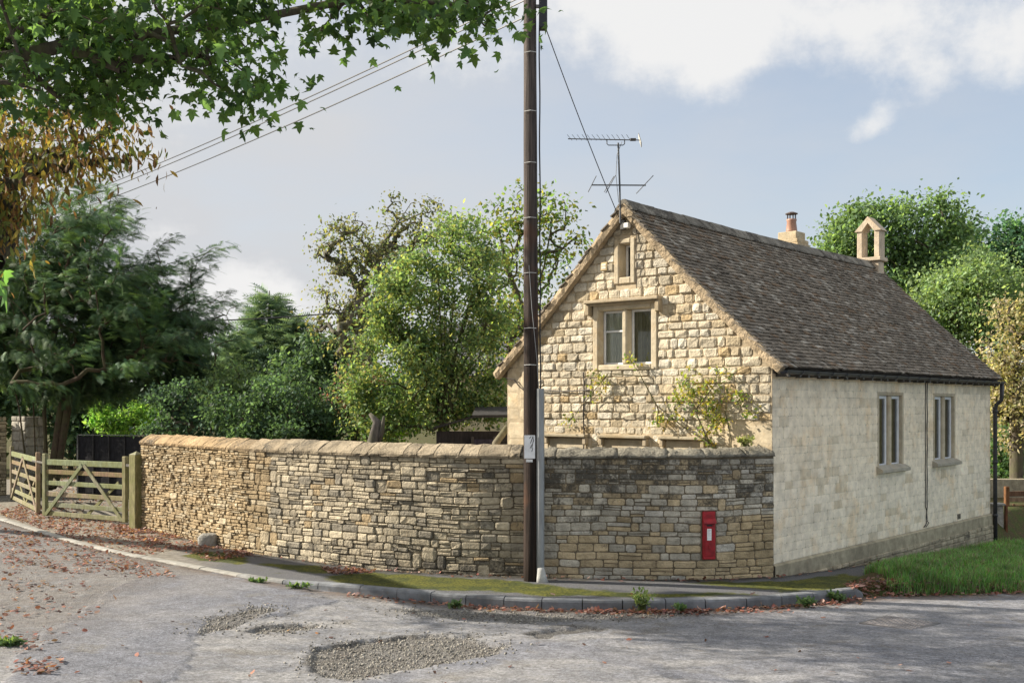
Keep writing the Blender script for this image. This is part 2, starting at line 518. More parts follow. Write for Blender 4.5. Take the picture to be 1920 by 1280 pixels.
def road_z(X, Y):
    holes, patch, ge, st, tr = road_masks(X, Y)
    z = zroad(X, Y)
    grav = np.maximum.reduce([1 - sstep(-.04, .01, holes), .7 * (1 - sstep(-.06, .03, ge)), .5 * (1 - sstep(-.1, .05, st))])
    z = z - .036 * (1 - sstep(-.05, .0, holes)) - .012 * (1 - sstep(-.05, .02, ge))
    z = z + .018 * (1 - sstep(-.03, .02, patch))
    z = z + grav * .018 * (fbm(X * 22, Y * 22, 3) - .5) + .006 * (fbm(X * 7, Y * 7, 3) - .5) + .05 * (fbm(X * .6, Y * .6, 2) - .5) * sstep(.3, 1.5, yk(X) - Y)
    left = sstep(-4.2, -5.8, X - (Y - 13) * .15)
    z = z + left * .02 * (fbm(X * 14, Y * 14, 3) - .5)
    back = sstep(.1, .3, Y - yk(X))
    return z - back * .25
def road_col(X, Y):
    holes, patch, ge, st, tr = road_masks(X, Y)
    hf = holes + .22 * (fbm(X * 9, Y * 9) - .5)
    g = np.maximum.reduce([1 - sstep(-.07, .07, hf), .9 * (1 - sstep(-.06, .05, ge)), .75 * (1 - sstep(-.15, .1, st))])
    left = sstep(-3.6, -5.6, X - (Y - 13) * .12 + 1.2 * (fbm(X * 1.3, Y * 1.3) - .5))
    g = np.maximum(g, .45 * left)
    dark = (1 - sstep(-.03, .03, patch))
    dark = np.maximum(dark, .8 * (1 - sstep(-.04, .04, tr)))
    right = sstep(1.2, 2.6, X + (fbm(X * .8, Y * .8) - .5) * 2)
    dark = np.maximum(dark * .9, right * .45)
    rim = np.exp(-(holes / .03) ** 2) * .0
    dirt = np.maximum(1 - sstep(.05, .55, yk(X) - Y), left * .3) * sstep(.35, .6, fbm(X * 4, Y * 4) + .15)
    return np.stack([np.clip(g * (.65 + .7 * fbm(X * 6, Y * 6)), 0, 1), dark, dirt, rim], -1)
def mat_road():
    t = NT('worn_asphalt'); a = t.attr(); s = t.n('ShaderNodeSeparateColor'); t.l(a.outputs['Color'], s.inputs[0])
    fine = t.noise(60, 6, .8); mid = t.noise(11, 6, .6); big = t.noise(.9, 5, .6)
    vor = t.n('ShaderNodeTexVoronoi'); vor.inputs['Scale'].default_value = 75; t.l(t.pos(), vor.inputs['Vector'])
    light = t.mix(t.ramp(fine, .3, .7), (.105, .108, .122), (.33, .338, .368))
    light = t.mix(t.ramp(mid, .35, .65, 0, .6), light, (.17, .165, .165))
    light = t.mix(t.ramp(t.noise(1.0, 7, .7, t.scaled((.9, 2.6, 1))), .45, .62, 0, .6), light, t.mix(t.ramp(fine, .3, .7), (.22, .215, .21), (.42, .41, .4)))
    dk = t.mix(t.ramp(fine, .3, .72), (.075, .08, .098), (.28, .288, .33))
    c = t.mix(s.outputs[1], light, dk)
    c = t.mix(t.ramp(big, .42, .62, 0, .45), c, t.mix(.5, c, (.4, .385, .37)))
    mot = t.noise(24, 5, .75); mot2 = t.noise(5, 6, .7)
    c = t.mix(1.0, c, t.ramp(mot, .3, .7, .62, 1.3), 'MULTIPLY')
    c = t.mix(1.0, c, t.ramp(mot2, .3, .7, .78, 1.18), 'MULTIPLY')
    cr = t.n('ShaderNodeTexVoronoi', feature='DISTANCE_TO_EDGE'); cr.inputs['Scale'].default_value = 2.6
    wv = t.n('ShaderNodeVectorMath', operation='ADD'); t.l(t.pos(), wv.inputs[0])
    nn = t.n('ShaderNodeTexNoise'); nn.inputs['Scale'].default_value = 4; nn.inputs['Detail'].default_value = 5; t.l(t.pos(), nn.inputs['Vector'])
    sc = t.n('ShaderNodeVectorMath', operation='SCALE'); sc.inputs['Scale'].default_value = .35; t.l(nn.outputs['Color'], sc.inputs[0]); t.l(sc.outputs[0], wv.inputs[1])
    t.l(wv.outputs[0], cr.inputs['Vector'])
    crack = t.math('MULTIPLY', t.ramp(cr.outputs['Distance'], .0, .012, 1, 0), t.ramp(t.noise(.7, 3, .5), .4, .56))
    c = t.mix(t.math('MULTIPLY', crack, .75), c, (.05, .048, .045))
    pebble = t.mix(t.ramp(vor.outputs['Color'], .2, .9), (.1, .093, .083), (.33, .315, .29))
    pebble = t.mix(t.ramp(vor.outputs['Distance'], .0, .02, 0, 1), pebble, pebble)
    pebble = t.mix(t.ramp(vor.outputs['Distance'], .45, .8, 0, .6), pebble, (.09, .083, .075))
    wornp = t.math('MULTIPLY', t.ramp(t.noise(1.6, 7, .7), .56, .64), .6)
    pebble = t.mix(t.ramp(t.noise(3.5, 6, .7), .4, .65, 0, .65), pebble, t.mix(1.0, pebble, (.68, .62, .55), 'MULTIPLY'))
    c = t.mix(t.math('MAXIMUM', t.math('MULTIPLY', s.outputs[0], .9), wornp), c, pebble)
    c = t.mix(t.math('MULTIPLY', s.outputs[2], .75), c, t.mix(t.ramp(mid, .35, .65), (.06, .045, .032), (.17, .12, .085)))
    h = t.math('ADD', fine, t.math('MULTIPLY', t.math('MULTIPLY', vor.outputs['Distance'], s.outputs[0]), -2.5))
    return t.done(t.bsdf(c, .82, t.bump(h, .9, .012), spec=.35))
M_road = mat_road()
xs = np.concatenate([np.arange(-60, -12, 2.), np.arange(-12, -7, .12), np.arange(-7, 8.2, .03), np.arange(8.2, 14, .2), np.arange(14, 61, 2.)])
ys = np.concatenate([np.arange(-60, 4, 3.), np.arange(4, 8.5, .3), np.arange(8.5, 15.7, .03), np.arange(15.7, 24, .15), np.arange(24, 60, 2.)])
road = link('road', mesh_np('tmp', np.zeros((3, 3)), np.array([[0, 1, 2]])))
road.data = grid_mesh('road', xs, ys, road_z, M_road, road_col, lambda X, Y: Y < yk(X) + .45)
tag(road, kind='structure')

def mat_soil():
    t = NT('garden_soil'); n = t.noise(2.5, 8, .65); n2 = t.noise(28, 4, .6)
    c = t.mix(t.ramp(n, .35, .65), (.075, .055, .035), (.06, .085, .025)); c = t.mix(t.ramp(n2, .5, .7, 0, .7), c, (.2, .12, .06))
    return t.done(t.bsdf(c, .95, t.bump(n2, .6, .03), spec=.1))
M_soil = mat_soil()
def ground_z(X, Y):
    d = Y - yk(X)
    hill = 9 * sstep(90, 420, np.hypot(X, Y))
    return np.where(d > 0, tz(X, Y), zroad(X, Y)) - .30 + .275 * sstep(.25, 1.0, d) + hill
gx = np.concatenate([np.arange(-900, -60, 40.), np.arange(-60, -14, 2.), np.arange(-14, 16, .25), np.arange(16, 60, 2.), np.arange(60, 901, 40.)])
gy = np.concatenate([np.arange(-400, -20, 40.), np.arange(-20, 12, 2.), np.arange(12, 32, .25), np.arange(32, 80, 2.), np.arange(80, 1300, 40.)])
ground = link('ground', grid_mesh('ground', gx, gy, ground_z, M_soil)); tag(ground, kind='structure')

MOSS = [gpoly(p, 0) for p in ([(610, 1078), (700, 1072), (860, 1082), (985, 1092), (1060, 1104), (1250, 1112), (1420, 1112), (1250, 1119), (1000, 1112), (850, 1103), (720, 1098), (640, 1092)],
        [(1300, 1094), (1460, 1088), (1600, 1066), (1640, 1080), (1600, 1098), (1480, 1106), (1380, 1100)], [(330, 1040), (400, 1032), (470, 1045), (440, 1056), (370, 1050)], [(500, 1056), (600, 1058), (640, 1070), (560, 1072)])]
def pave_col(X, Y):
    Xw, Yw = warp(X, Y, .22, 2.2)
    m = np.minimum.reduce([sdf_poly(p, Xw, Yw) for p in MOSS])
    moss = 1 - sstep(-.12, .12, m)
    dirt = sstep(-4.0, -6.0, X + (fbm(X * 1.5, Y * 1.5) - .5) * 1.2)
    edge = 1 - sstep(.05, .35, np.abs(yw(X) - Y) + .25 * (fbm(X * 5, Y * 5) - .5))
    return np.stack([moss, dirt, edge, np.zeros_like(m)], -1)
def mat_pave():
    t = NT('mossy_pavement'); a = t.attr(); s = t.n('ShaderNodeSeparateColor'); t.l(a.outputs['Color'], s.inputs[0])
    fine = t.noise(80, 3, .7); mid = t.noise(9, 6, .65); n3 = t.noise(30, 5, .65)
    c = t.mix(t.ramp(fine, .3, .7), (.05, .052, .058), (.17, .17, .18))
    dirt = t.mix(t.ramp(mid, .3, .7), (.15, .135, .11), (.3, .275, .235)); dirt = t.mix(t.ramp(fine, .5, .75, 0, .5), dirt, (.1, .08, .06))
    c = t.mix(s.outputs[1], c, dirt)
    moss = t.mix(t.ramp(n3, .3, .7), (.03, .034, .01), (.15, .15, .025))
    moss = t.mix(t.ramp(t.noise(2.6, 6, .7), .42, .6, 0, .85), moss, t.mix(t.ramp(n3, .3, .7), (.022, .03, .012), (.06, .075, .02)))
    mm = t.ramp(t.math('ADD', t.math('MULTIPLY', s.outputs[0], .5), t.math('MULTIPLY', t.noise(4, 8, .75), .95)), .48, .84)
    c = t.mix(mm, c, moss)
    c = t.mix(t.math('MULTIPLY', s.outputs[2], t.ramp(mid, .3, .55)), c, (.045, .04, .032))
    return t.done(t.bsdf(c, .9, t.bump(t.math('ADD', fine, n3), .5, .008), spec=.2))
M_pave = mat_pave()
def pave_z(X, Y):
    return tz(X, Y) + .006 * (fbm(X * 5, Y * 5) - .5) + .02 * sstep(0, 1.2, Y - yk(X)) * sstep(-2, 0, X) * (X < 3.6) - .01
GX = np.array([4.5, 4.8, 5.5, 6.6, 9.8, 14, 24]); GI = np.array([14.65, 15.7, 16.65, 18.35, 22.2, 23.0, 24.5])
px_ = np.concatenate([np.arange(-30, -12, .5), np.arange(-12, 6.6, .06), np.arange(6.6, 11, .15)])
py_ = np.concatenate([np.arange(13.4, 22, .06), np.arange(22, 40, .25)])
pave = link('pavement', grid_mesh('pavement', px_, py_, pave_z, M_pave, pave_col, lambda X, Y: (Y > yk(X) + .03) & (Y < yw(X) + .14) & ((X < 4.62) | (Y > np.interp(X, GX, GI) - .35))))
tag(pave, kind='structure')

# kerb stones, one object each
kerb = empty('kerb', (0, 14, 0)); tag(kerb, kind='structure')
M_kerb = mat_stone('kerb_stone', .3, (.06, .062, .065), .2, .5, .006, 60)
kc, ka = smooth_curve([(x, y) for x, y in zip(KX, KY) if -15 < x < 4.7], .02)
def kpt(a):
    p = np.array([np.interp(a, ka, kc[:, 0]), np.interp(a, ka, kc[:, 1])])
    q = np.array([np.interp(a + .02, ka, kc[:, 0]), np.interp(a + .02, ka, kc[:, 1])]); p0 = np.array([np.interp(a - .02, ka, kc[:, 0]), np.interp(a - .02, ka, kc[:, 1])])
    d = (q - p0) / np.linalg.norm(q - p0); return p, d, np.array([-d[1], d[0]])
a = 0.02; r = random.Random(4)
while a < ka[-1] - .12:
    p, d, nrm = kpt(a); x = p[0]
    L = .9 if x < -3.5 else (.52 if x > -2 else .6)
    L = min(L * r.uniform(.92, 1.08), ka[-1] - a)
    mb = MB(); N = 4; prof = []
    raised = float(sstep(-2.7, -1.3, x))
    lo = r.uniform(-.004, .004); yaw = r.uniform(-.008, .008)
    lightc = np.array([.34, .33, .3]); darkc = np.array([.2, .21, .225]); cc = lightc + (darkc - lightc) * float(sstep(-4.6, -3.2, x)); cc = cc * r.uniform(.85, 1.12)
    endcap = a + L > ka[-1] - .1
    vs = []
    for i in range(N + 1):
        b = a + .006 + (L - .012) * i / N
        p, d, nrm = kpt(b)
        zt = .006 + .012 * (1 - float(sstep(-2.6, -1.2, p[0]))) + float(tz(p[0], p[1])) + lo
        if i == N and endcap: zt -= .05
        zb = float(zroad(p[0], p[1])) - .12
        dev = (i / N - .5) * yaw
        for (o, z) in ((.0 + dev, zb), (.0 + dev, zt - .035), (.012 + dev, zt - .01), (.04 + dev, zt), (.13 + dev, zt - .001), (.14 + dev, zb)):
            q = p + nrm * o
            vs.append((q[0], q[1], z))
    fs = [(i * 6 + j, i * 6 + j + 6, i * 6 + (j + 1) % 6 + 6, i * 6 + (j + 1) % 6) for i in range(N) for j in range(5)]
    fs = [f[::-1] for f in fs] + [tuple(range(6)), tuple(N * 6 + k for k in range(5, -1, -1))]
    fs = [f[::-1] for f in fs]
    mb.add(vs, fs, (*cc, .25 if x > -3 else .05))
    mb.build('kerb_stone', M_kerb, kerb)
    a += L

# grass verge by the house
def gi(x): return np.interp(x, GX, GI)
def verge_w(X, Y):
    lo = yk(X) + .06; hi = gi(X)
    f = np.clip((Y - lo) / np.maximum(hi - lo, .05), 0, 1)
    return np.sin(np.pi * np.clip(f, 0, 1)) ** .6 * sstep(4.6, 5.4, X)
def verge_z(X, Y):
    return zroad(X, Y) + (np.maximum(tz(X, Y) - .02, zroad(X, Y)) - zroad(X, Y)) * sstep(-.02, .22, Y - yk(X)) + .16 * verge_w(X, Y) + .03 * (fbm(X * 3, Y * 3) - .5) * verge_w(X, Y) - .03
verge = link('verge', grid_mesh('verge', np.arange(4.5, 24, .1), np.arange(14.2, 26, .1), verge_z, M_soil, None, lambda X, Y: (Y > yk(X) - .1) & (Y < gi(X) + .12)))
tag(verge, kind='structure')
# ------------------------------------------------------------------ stone laying
def stone_vf(w, h, back, bulge, rough, r, rnd=.35):
    """pillow-faced stone: local (a, o, z); 42 triangles"""
    e = min(w, h) * r.uniform(.14, .25)
    A = [0, e, w - e, w]; Z = [0, e * .9, h - e * .9, h]
    vs = []
    for j in range(4):
        for i in range(4):
            cor = (i in (0, 3)) and (j in (0, 3)); edg = (i in (0, 3)) or (j in (0, 3))
            aa, zz = A[i], Z[j]
            if cor:
                k = e * r.uniform(.25, .3 + rnd)
                aa += k if i == 0 else -k; zz += k if j == 0 else -k
                o = bulge * r.uniform(.25, .5)
            elif edg:
                o = bulge * r.uniform(.45, .75); aa += r.uniform(-.06, .02) * e * (1 if i == 3 else -1); zz += r.uniform(-.08, .08) * e
            else:
                o = bulge * r.uniform(.75, 1.1) + rough * r.uniform(-1, 1); aa += r.uniform(-.2, .2) * e; zz += r.uniform(-.2, .2) * e
            vs.append((aa, o, zz))
    fs = [(j * 4 + i, j * 4 + i + 1, j * 4 + i + 5, j * 4 + i + 4) for j in range(3) for i in range(3)]
    ring = [0, 1, 2, 3, 7, 11, 15, 14, 13, 12, 8, 4]
    for k in ring:
        vs.append((vs[k][0], -back, vs[k][2]))
    for k in range(12):
        k2 = (k + 1) % 12
        fs.append((ring[k], 16 + k, 16 + k2, ring[k2]))
    return vs, fs
def lay(stones, f, parent, mat, name='stone', limit=300, rest='small_stones', smooth=False, score=None):
    """stones: list of (a, z, verts, faces, col, bigness). Largest become objects, the rest one stuff part"""
    stones.sort(key=lambda s: -s[5])
    rest_mb = MB()
    for i, (a, z, vs, fs, col, _b) in enumerate(stones):
        W = [f(a + x, o, z + zz) for x, o, zz in vs]
        if i < limit:
            mb = MB(); mb.add(W, fs, col); mb.build(name, mat, parent, smooth)
        else:
            rest_mb.add(W, fs, col)
    if rest_mb.v:
        rest_mb.build(rest, mat, parent, smooth, kind='stuff')
def fbox(mb, f, a0, a1, o0, o1, z0, z1, ch=.008, col=(1, 1, 1, 0)):
    p = lambda a, o, z: Vector(f(a, o, z))
    c = p((a0 + a1) / 2, (o0 + o1) / 2, (z0 + z1) / 2)
    mb.cbox(c, p(a1, (o0 + o1) / 2, (z0 + z1) / 2) - c, -(p((a0 + a1) / 2, o1, (z0 + z1) / 2) - c), p((a0 + a1) / 2, (o0 + o1) / 2, z1) - c, ch, col)
def minus(iv, cuts):
    out = [iv]
    for c0, c1 in cuts:
        nw = []
        for a, b in out:
            if c1 <= a or c0 >= b: nw.append((a, b)); continue
            if c0 > a: nw.append((a, c0))
            if c1 < b: nw.append((c1, b))
        out = nw
    return [x for x in out if x[1] - x[0] > .03]
def split_row(a0, a1, wmin, wmax, r):
    L = a1 - a0; out = []; x = a0
    while a1 - x > wmax * 1.3:
        w = r.uniform(wmin, wmax); out.append((x, x + w)); x += w
    if a1 - x > wmax: m = x + (a1 - x) * r.uniform(.42, .58); out += [(x, m), (m, a1)]
    else: out.append((x, a1))
    return out

# ------------------------------------------------------------------ the curved garden wall
def wf(a, o, z):
    x = np.interp(a, WA, WC[:, 0]); y = np.interp(a, WA, WC[:, 1])
    x1 = np.interp(a + .05, WA, WC[:, 0]); y1 = np.interp(a + .05, WA, WC[:, 1]); x0 = np.interp(a - .05, WA, WC[:, 0]); y0 = np.interp(a - .05, WA, WC[:, 1])
    d = np.array([x1 - x0, y1 - y0]); d /= np.linalg.norm(d)
    return (x + d[1] * o, y - d[0] * o, z)
def wa_of_x(x): return float(np.interp(x, WC[:, 0], WA))
WLEN = WA[-1]; APOLE = wa_of_x(.17)
gw = empty('garden_wall', (0, 15.5, 0))
tag(gw, 'long curved dry stone garden wall with sloping coping around the corner', 'stone wall')
def wtop(a): return float(np.interp(a, [0, APOLE, WLEN], [1.65, 1.66, 1.69]))
mb = MB()
nseg = 120; vs = []
for i in range(nseg + 1):
    a = WLEN * i / nseg
    for o, z in ((-.012, -.25), (-.012, wtop(a) + .06), (-.42, wtop(a) + .06), (-.42, -.25)):
        vs.append(wf(a, o, z))
fs = [(i * 4 + j, i * 4 + 4 + j, i * 4 + 4 + (j + 1) % 4, i * 4 + (j + 1) % 4) for i in range(nseg) for j in range(4)]
fs += [(0, 1, 2, 3), tuple(nseg * 4 + k for k in (3, 2, 1, 0))]
mb.add(vs, fs, (.19, .16, .115, .3))
mb.build('wall_core', M_mortar, gw)
PBX = (wa_of_x(2.71), .285, .945)          # post box centre along wall, bottom, top
PBW = .182
r = random.Random(21)
stones = []
def wall_colour(a, z, r):
    x = np.interp(a, WA, WC[:, 0])
    k = r.random()
    if x < -3.9:       # warm ochre rubble
        c = np.array([.41, .315, .19]) * r.uniform(.75, 1.15) if k < .75 else np.array([.5, .42, .29]) * r.uniform(.8, 1.1); st = .18 + .2 * r.random()
    elif x < .1:
        if k < .5: c = np.array([.42, .365, .27]) * r.uniform(.8, 1.15)
        elif k < .78: c = np.array([.54, .47, .345]) * r.uniform(.85, 1.15)
        elif k < .84: c = np.array([.43, .33, .2]) * r.uniform(.85, 1.1)
        else: c = np.array([.3, .27, .215]) * r.uniform(.8, 1.15)
        st = .25 + .35 * r.random() + .15 * (z < .35)
    else:
        lowr = sstep(1.0, .2, z + (3.6 - x) * .1)
        c = np.array([.5, .465, .385]) * r.uniform(.75, 1.2)
        if k < .25 + .5 * lowr: c = np.array([.52, .42, .27]) * r.uniform(.8, 1.2)
        if k > .93: c = np.array([.58, .55, .48])
        if x > 3.1 and z < .8: c = np.array([.52, .41, .25]) * r.uniform(.8, 1.15)
        st = .33 + .3 * r.random() + .24 * float(sstep(.7, 1.5, z)) - .3 * lowr
    return (*c, float(np.clip(st, 0, 1)))
z = -.02; hs_ = []
while z < 1.59:
    hs_.append(min(r.choice((.065, .08, .09, .1, .12)) * r.uniform(.9, 1.1), 1.66 - z)); z += hs_[-1]
if 1.66 - z > .02: hs_[-1] += 1.66 - z
z = -.02; blocked = []
for row, h0 in enumerate(hs_):
    block_now, blocked = blocked, []
    for zone in (0, 1):
        a0, a1 = ((0.0, APOLE) if zone == 0 else (APOLE, WLEN))
        cuts = [(PBX[0] - PBW / 2 - .015, PBX[0] + PBW / 2 + .015)] if (z + h0 > PBX[1] and z < PBX[2]) else []
        for (i0, i1) in minus((a0, a1), cuts + block_now):
            for (s0, s1) in split_row(i0, i1, .11, .33, r):
                am = (s0 + s1) / 2; xm = float(np.interp(am, WA, WC[:, 0])); ym = float(np.interp(am, WA, WC[:, 1]))
                left = xm < -4.3
                pieces = [(s0, s1, z, h0)]
                tall = (not left) and row + 1 < len(hs_) and s1 - s0 < .27 and h0 + hs_[row + 1] < .24 and not cuts and r.random() < (.1 if xm < .1 else .05)
                if tall:
                    blocked.append((s0, s1)); pieces = [(s0, s1, z, h0 + hs_[row + 1])]
                if left and r.random() < .85:
                    k = r.uniform(.38, .62); pieces = []
                    for (zz, hh) in ((z, h0 * k), (z + h0 * k, h0 * (1 - k))):
                        if s1 - s0 > .2:
                            m = s0 + (s1 - s0) * r.uniform(.35, .65); pieces += [(s0, m, zz, hh), (m, s1, zz, hh)]
                        else: pieces.append((s0, s1, zz, hh))
                elif (not tall) and r.random() < (.24 if xm < .1 else .1):
                    k = r.uniform(.4, .6); pieces = [(s0, s1, z, h0 * k), (s0, s1, z + h0 * k, h0 * (1 - k))]
                for (b0, b1, zz, hh) in pieces:
                    g = r.uniform(.004, .009); w = b1 - b0 - g * 2; h = hh - g * 1.7
                    jut = r.uniform(-.012, .028) if left else (r.uniform(-.006, .016) if xm < .1 else r.uniform(-.004, .009))
                    v, f = stone_vf(w, h, .06, r.uniform(.016, .034) if xm < .1 else r.uniform(.01, .022), .006, r)
                    tl = r.uniform(-.03, .03) * (1.5 if left else .8)
                    v = [(x, o + jut - .012, q + (x - w / 2) * tl) for x, o, q in v]
                    stones.append((b0 + g, zz + g, v, f, wall_colour(am, zz, r), w * h / ym ** 2))
    z += h0
def wfw(a, o, z):
    k = math.sin(math.pi * min(max(z / 1.63, 0), 1))
    return wf(a, o, z + .05 * k * (float(vnoise(np.array(a * .9), np.array(z * 1.5 + 3.3))) - .5) + .02 * k * (float(vnoise(np.array(a * 3.1 + 40), np.array(z * 4.))) - .5))
lay(stones, wfw, gw, M_stone)
# coping: sloping stones left of the pole, rough lichen-covered saddle right of it
def coping(a0, a1, drop, lip, ridge, col, jitter, name, over=.045, n=2, r=r):
    mb = MB(); vs = []
    for i in range(n + 1):
        a = a0 + (a1 - a0) * i / n; zt = wtop(a)
        j = lambda k: r.uniform(-k, k)
        for o, zz in ((over + j(jitter), zt), (over + .012 + j(jitter), zt + lip * .55), (over - .005 + j(jitter), zt + lip), (-.08 + j(jitter), zt + lip + (ridge - lip) * .62 + j(jitter)), (-.2 + j(jitter), zt + ridge + drop + j(jitter)), (-.3, zt + ridge * .8 + drop), (-.45, zt + lip), (-.45, zt)):
            vs.append(wf(a, o, zz))
    K = 8
    fs = [(i * K + k, i * K + k + K, i * K + (k + 1) % K + K, i * K + (k + 1) % K) for i in range(n) for k in range(K)]
    fs = fs + [tuple(range(K)), tuple(n * K + k for k in range(K - 1, -1, -1))]
    mb.add(vs, fs, col)
    return mb
a = -.03; A_END = APOLE - .05
while a < A_END:
    x = float(np.interp(a, WA, WC[:, 0]))
    w = r.uniform(.17, .46); 
    if A_END - a < .3: w = A_END - a
    warm = float(sstep(-3.5, -5.5, x))
    c = np.array([.36, .3, .215]) * r.uniform(.8, 1.15); c = c * (1 - warm) + np.array([.42, .3, .17]) * r.uniform(.85, 1.1) * warm
    coping(a + .005, a + w - .005, r.uniform(-.012, .012), .068 + r.uniform(-.008, .008), .195, (*c, .4 + .25 * r.random()), .009, 'coping_stone', n=3).build('coping_stone', M_stone, gw)
    a += w
a = APOLE - .05
while a < WLEN - .05:
    w = min(r.uniform(.5, .9), WLEN - a)
    if WLEN - a - w < .3: w = WLEN - a
    coping(a + .002, a + w - .002, r.uniform(-.02, .02), .045, .145, (.28, .26, .21, .62), .02, 'coping_stone', .03, 12).build('coping_stone', M_stone, gw, True)
    a += w

# ------------------------------------------------------------------ the house
SW = 4.91; HLEN = 9.62; ZE = 2.93; ZA = 5.40
def gp(a, o, z):
    s = SW - a
    return (HC[0] + HG[0] * s - HL[0] * o, HC[1] + HG[1] * s - HL[1] * o, z)
def sp(t, o, z):
    return (HC[0] + HL[0] * t - HG[0] * o, HC[1] + HL[1] * t - HG[1] * o, z)
house = empty('stone_cottage', (HC[0] + HG[0] * SW / 2 + HL[0] * HLEN / 2, HC[1] + HG[1] * SW / 2 + HL[1] * HLEN / 2, 0))
tag(house, 'old limestone cottage with steep stone slate roof and bellcote', 'house')
def gal(z): return max(0.0, (z - ZE) / (ZA - ZE) * SW / 2)
W1 = (1.916, 2.909, 3.038, 3.892); S1 = (1.815, 3.018, 2.945, 3.985)
W2 = (2.311, 2.526, 4.39, 4.91); S2 = (2.222, 2.612, 4.285, 4.99)
LOW = [(.88, 1.695), (1.98, 2.84), (3.11, 3.85)]
def strips(f, zs, left, right, holes, o, col):
    mb = MB()
    for z0, z1 in zip(zs[:-1], zs[1:]):
        zm = (z0 + z1) / 2
        cuts = [(h[0], h[1]) for h in holes if h[2] < zm < h[3]]
        for (b0, b1) in minus((left(zm), right(zm)), cuts):
            l0, l1 = (left(z0), left(z1)) if abs(b0 - left(zm)) < 1e-6 else (b0, b0)
            r0, r1 = (right(z0), right(z1)) if abs(b1 - right(zm)) < 1e-6 else (b1, b1)
            mb.add([f(l0, o, z0), f(r0, o, z0), f(r1, o, z1), f(l1, o, z1)], [(0, 1, 2, 3)], col)
    return mb
zs = sorted({-.3, .5, 1.0, ZE, ZA, W1[2], W1[3], W2[2], W2[3]} | {ZE + (ZA - ZE) * k / 8 for k in range(9)})
gm = strips(gp, zs, gal, lambda z: SW - gal(z), [W1, W2], .008, (.47, .385, .265, .1))
gable = gm.build('gable_wall', M_mortar, house)
rg = random.Random(5)
def gcol(r, z=3, ash=False):
    k = r.random()
    if ash: c = np.array([.57, .48, .34]) * r.uniform(.88, 1.1); return (*c, .12)
    if k < .55: c = np.array([.58, .51, .385]) * r.uniform(.85, 1.15)
    elif k < .8: c = np.array([.64, .585, .475]) * r.uniform(.9, 1.1)
    elif k < .93: c = np.array([.53, .44, .3]) * r.uniform(.85, 1.1)
    else: c = np.array([.5, .38, .22])
    return (*c, .1 + .16 * r.random())
stones = []
z = 1.15; QL = .52
while z < ZA - .12:
    h = rg.uniform(.105, .165)
    zt = z + h
    l = gal(zt - .03) + .02; rr = SW - gal(zt - .03) - .02
    cuts = [(s[0], s[1]) for s in (S1, S2) if s[2] < zt - .03 and s[3] > z + .03]
    cuts += [(l0 - .08, l1 + .08) for l0, l1 in LOW if z < 1.95 - .04]
    cuts.append((0, QL)) if zt < 3.3 else None
    cuts.append((SW - (.75 if z < 2.15 else .0), SW)) if z < 2.15 else None
    for (b0, b1) in minus((l, rr), cuts):
        for (s0, s1) in split_row(b0, b1, .13, .31, rg):
            g = rg.uniform(.006, .012); w = s1 - s0 - 2 * g; hh = h - 1.7 * g
            if w < .03: continue
            smooth_low = z < 2.1
            v, f = stone_vf(w, hh, .03, rg.uniform(.012, .022) if smooth_low else rg.uniform(.022, .042), .006 if smooth_low else .01, rg)
            stones.append((s0 + g, z + g, v, f, gcol(rg), w * hh))
    z = zt
lay(stones, gp, gable, M_stone)
# dressed quoins on both corners
def quoins(f, a0, a1, z0, z1, r, parent, colf, flush=.012):
    z = z0
    while z < z1 - .05:
        h = min(r.uniform(.2, .42), z1 - z)
        if z1 - z - h < .12: h = z1 - z
        k = r.random(); parts = [(a0, a1, z, h)]
        if k < .4: m = a0 + (a1 - a0) * r.uniform(.35, .65); parts = [(a0, m, z, h), (m, a1, z, h)]
        elif k < .6: m = a0 + (a1 - a0) * r.uniform(.3, .6); q = h * r.uniform(.4, .6); parts = [(a0, m, z, h), (m, a1, z, q), (m, a1, z + q, h - q)]
        for (b0, b1, zz, hh) in parts:
            v, fs = stone_vf(b1 - b0 - .008, hh - .008, .03, flush, .001, r, .12)
            mb = MB(); mb.add([f(b0 + .004 + x, o, zz + .004 + q) for x, o, q in v], fs, colf(r)); mb.build('quoin', M_ashlar, parent)
        z += h
quoins(gp, 0.0, QL, .9, 3.28, rg, gable, lambda r: gcol(r, 0, True))
quoins(gp, SW - .74, SW, 1.15, 2.15, rg, gable, lambda r: gcol(r, 0, True))

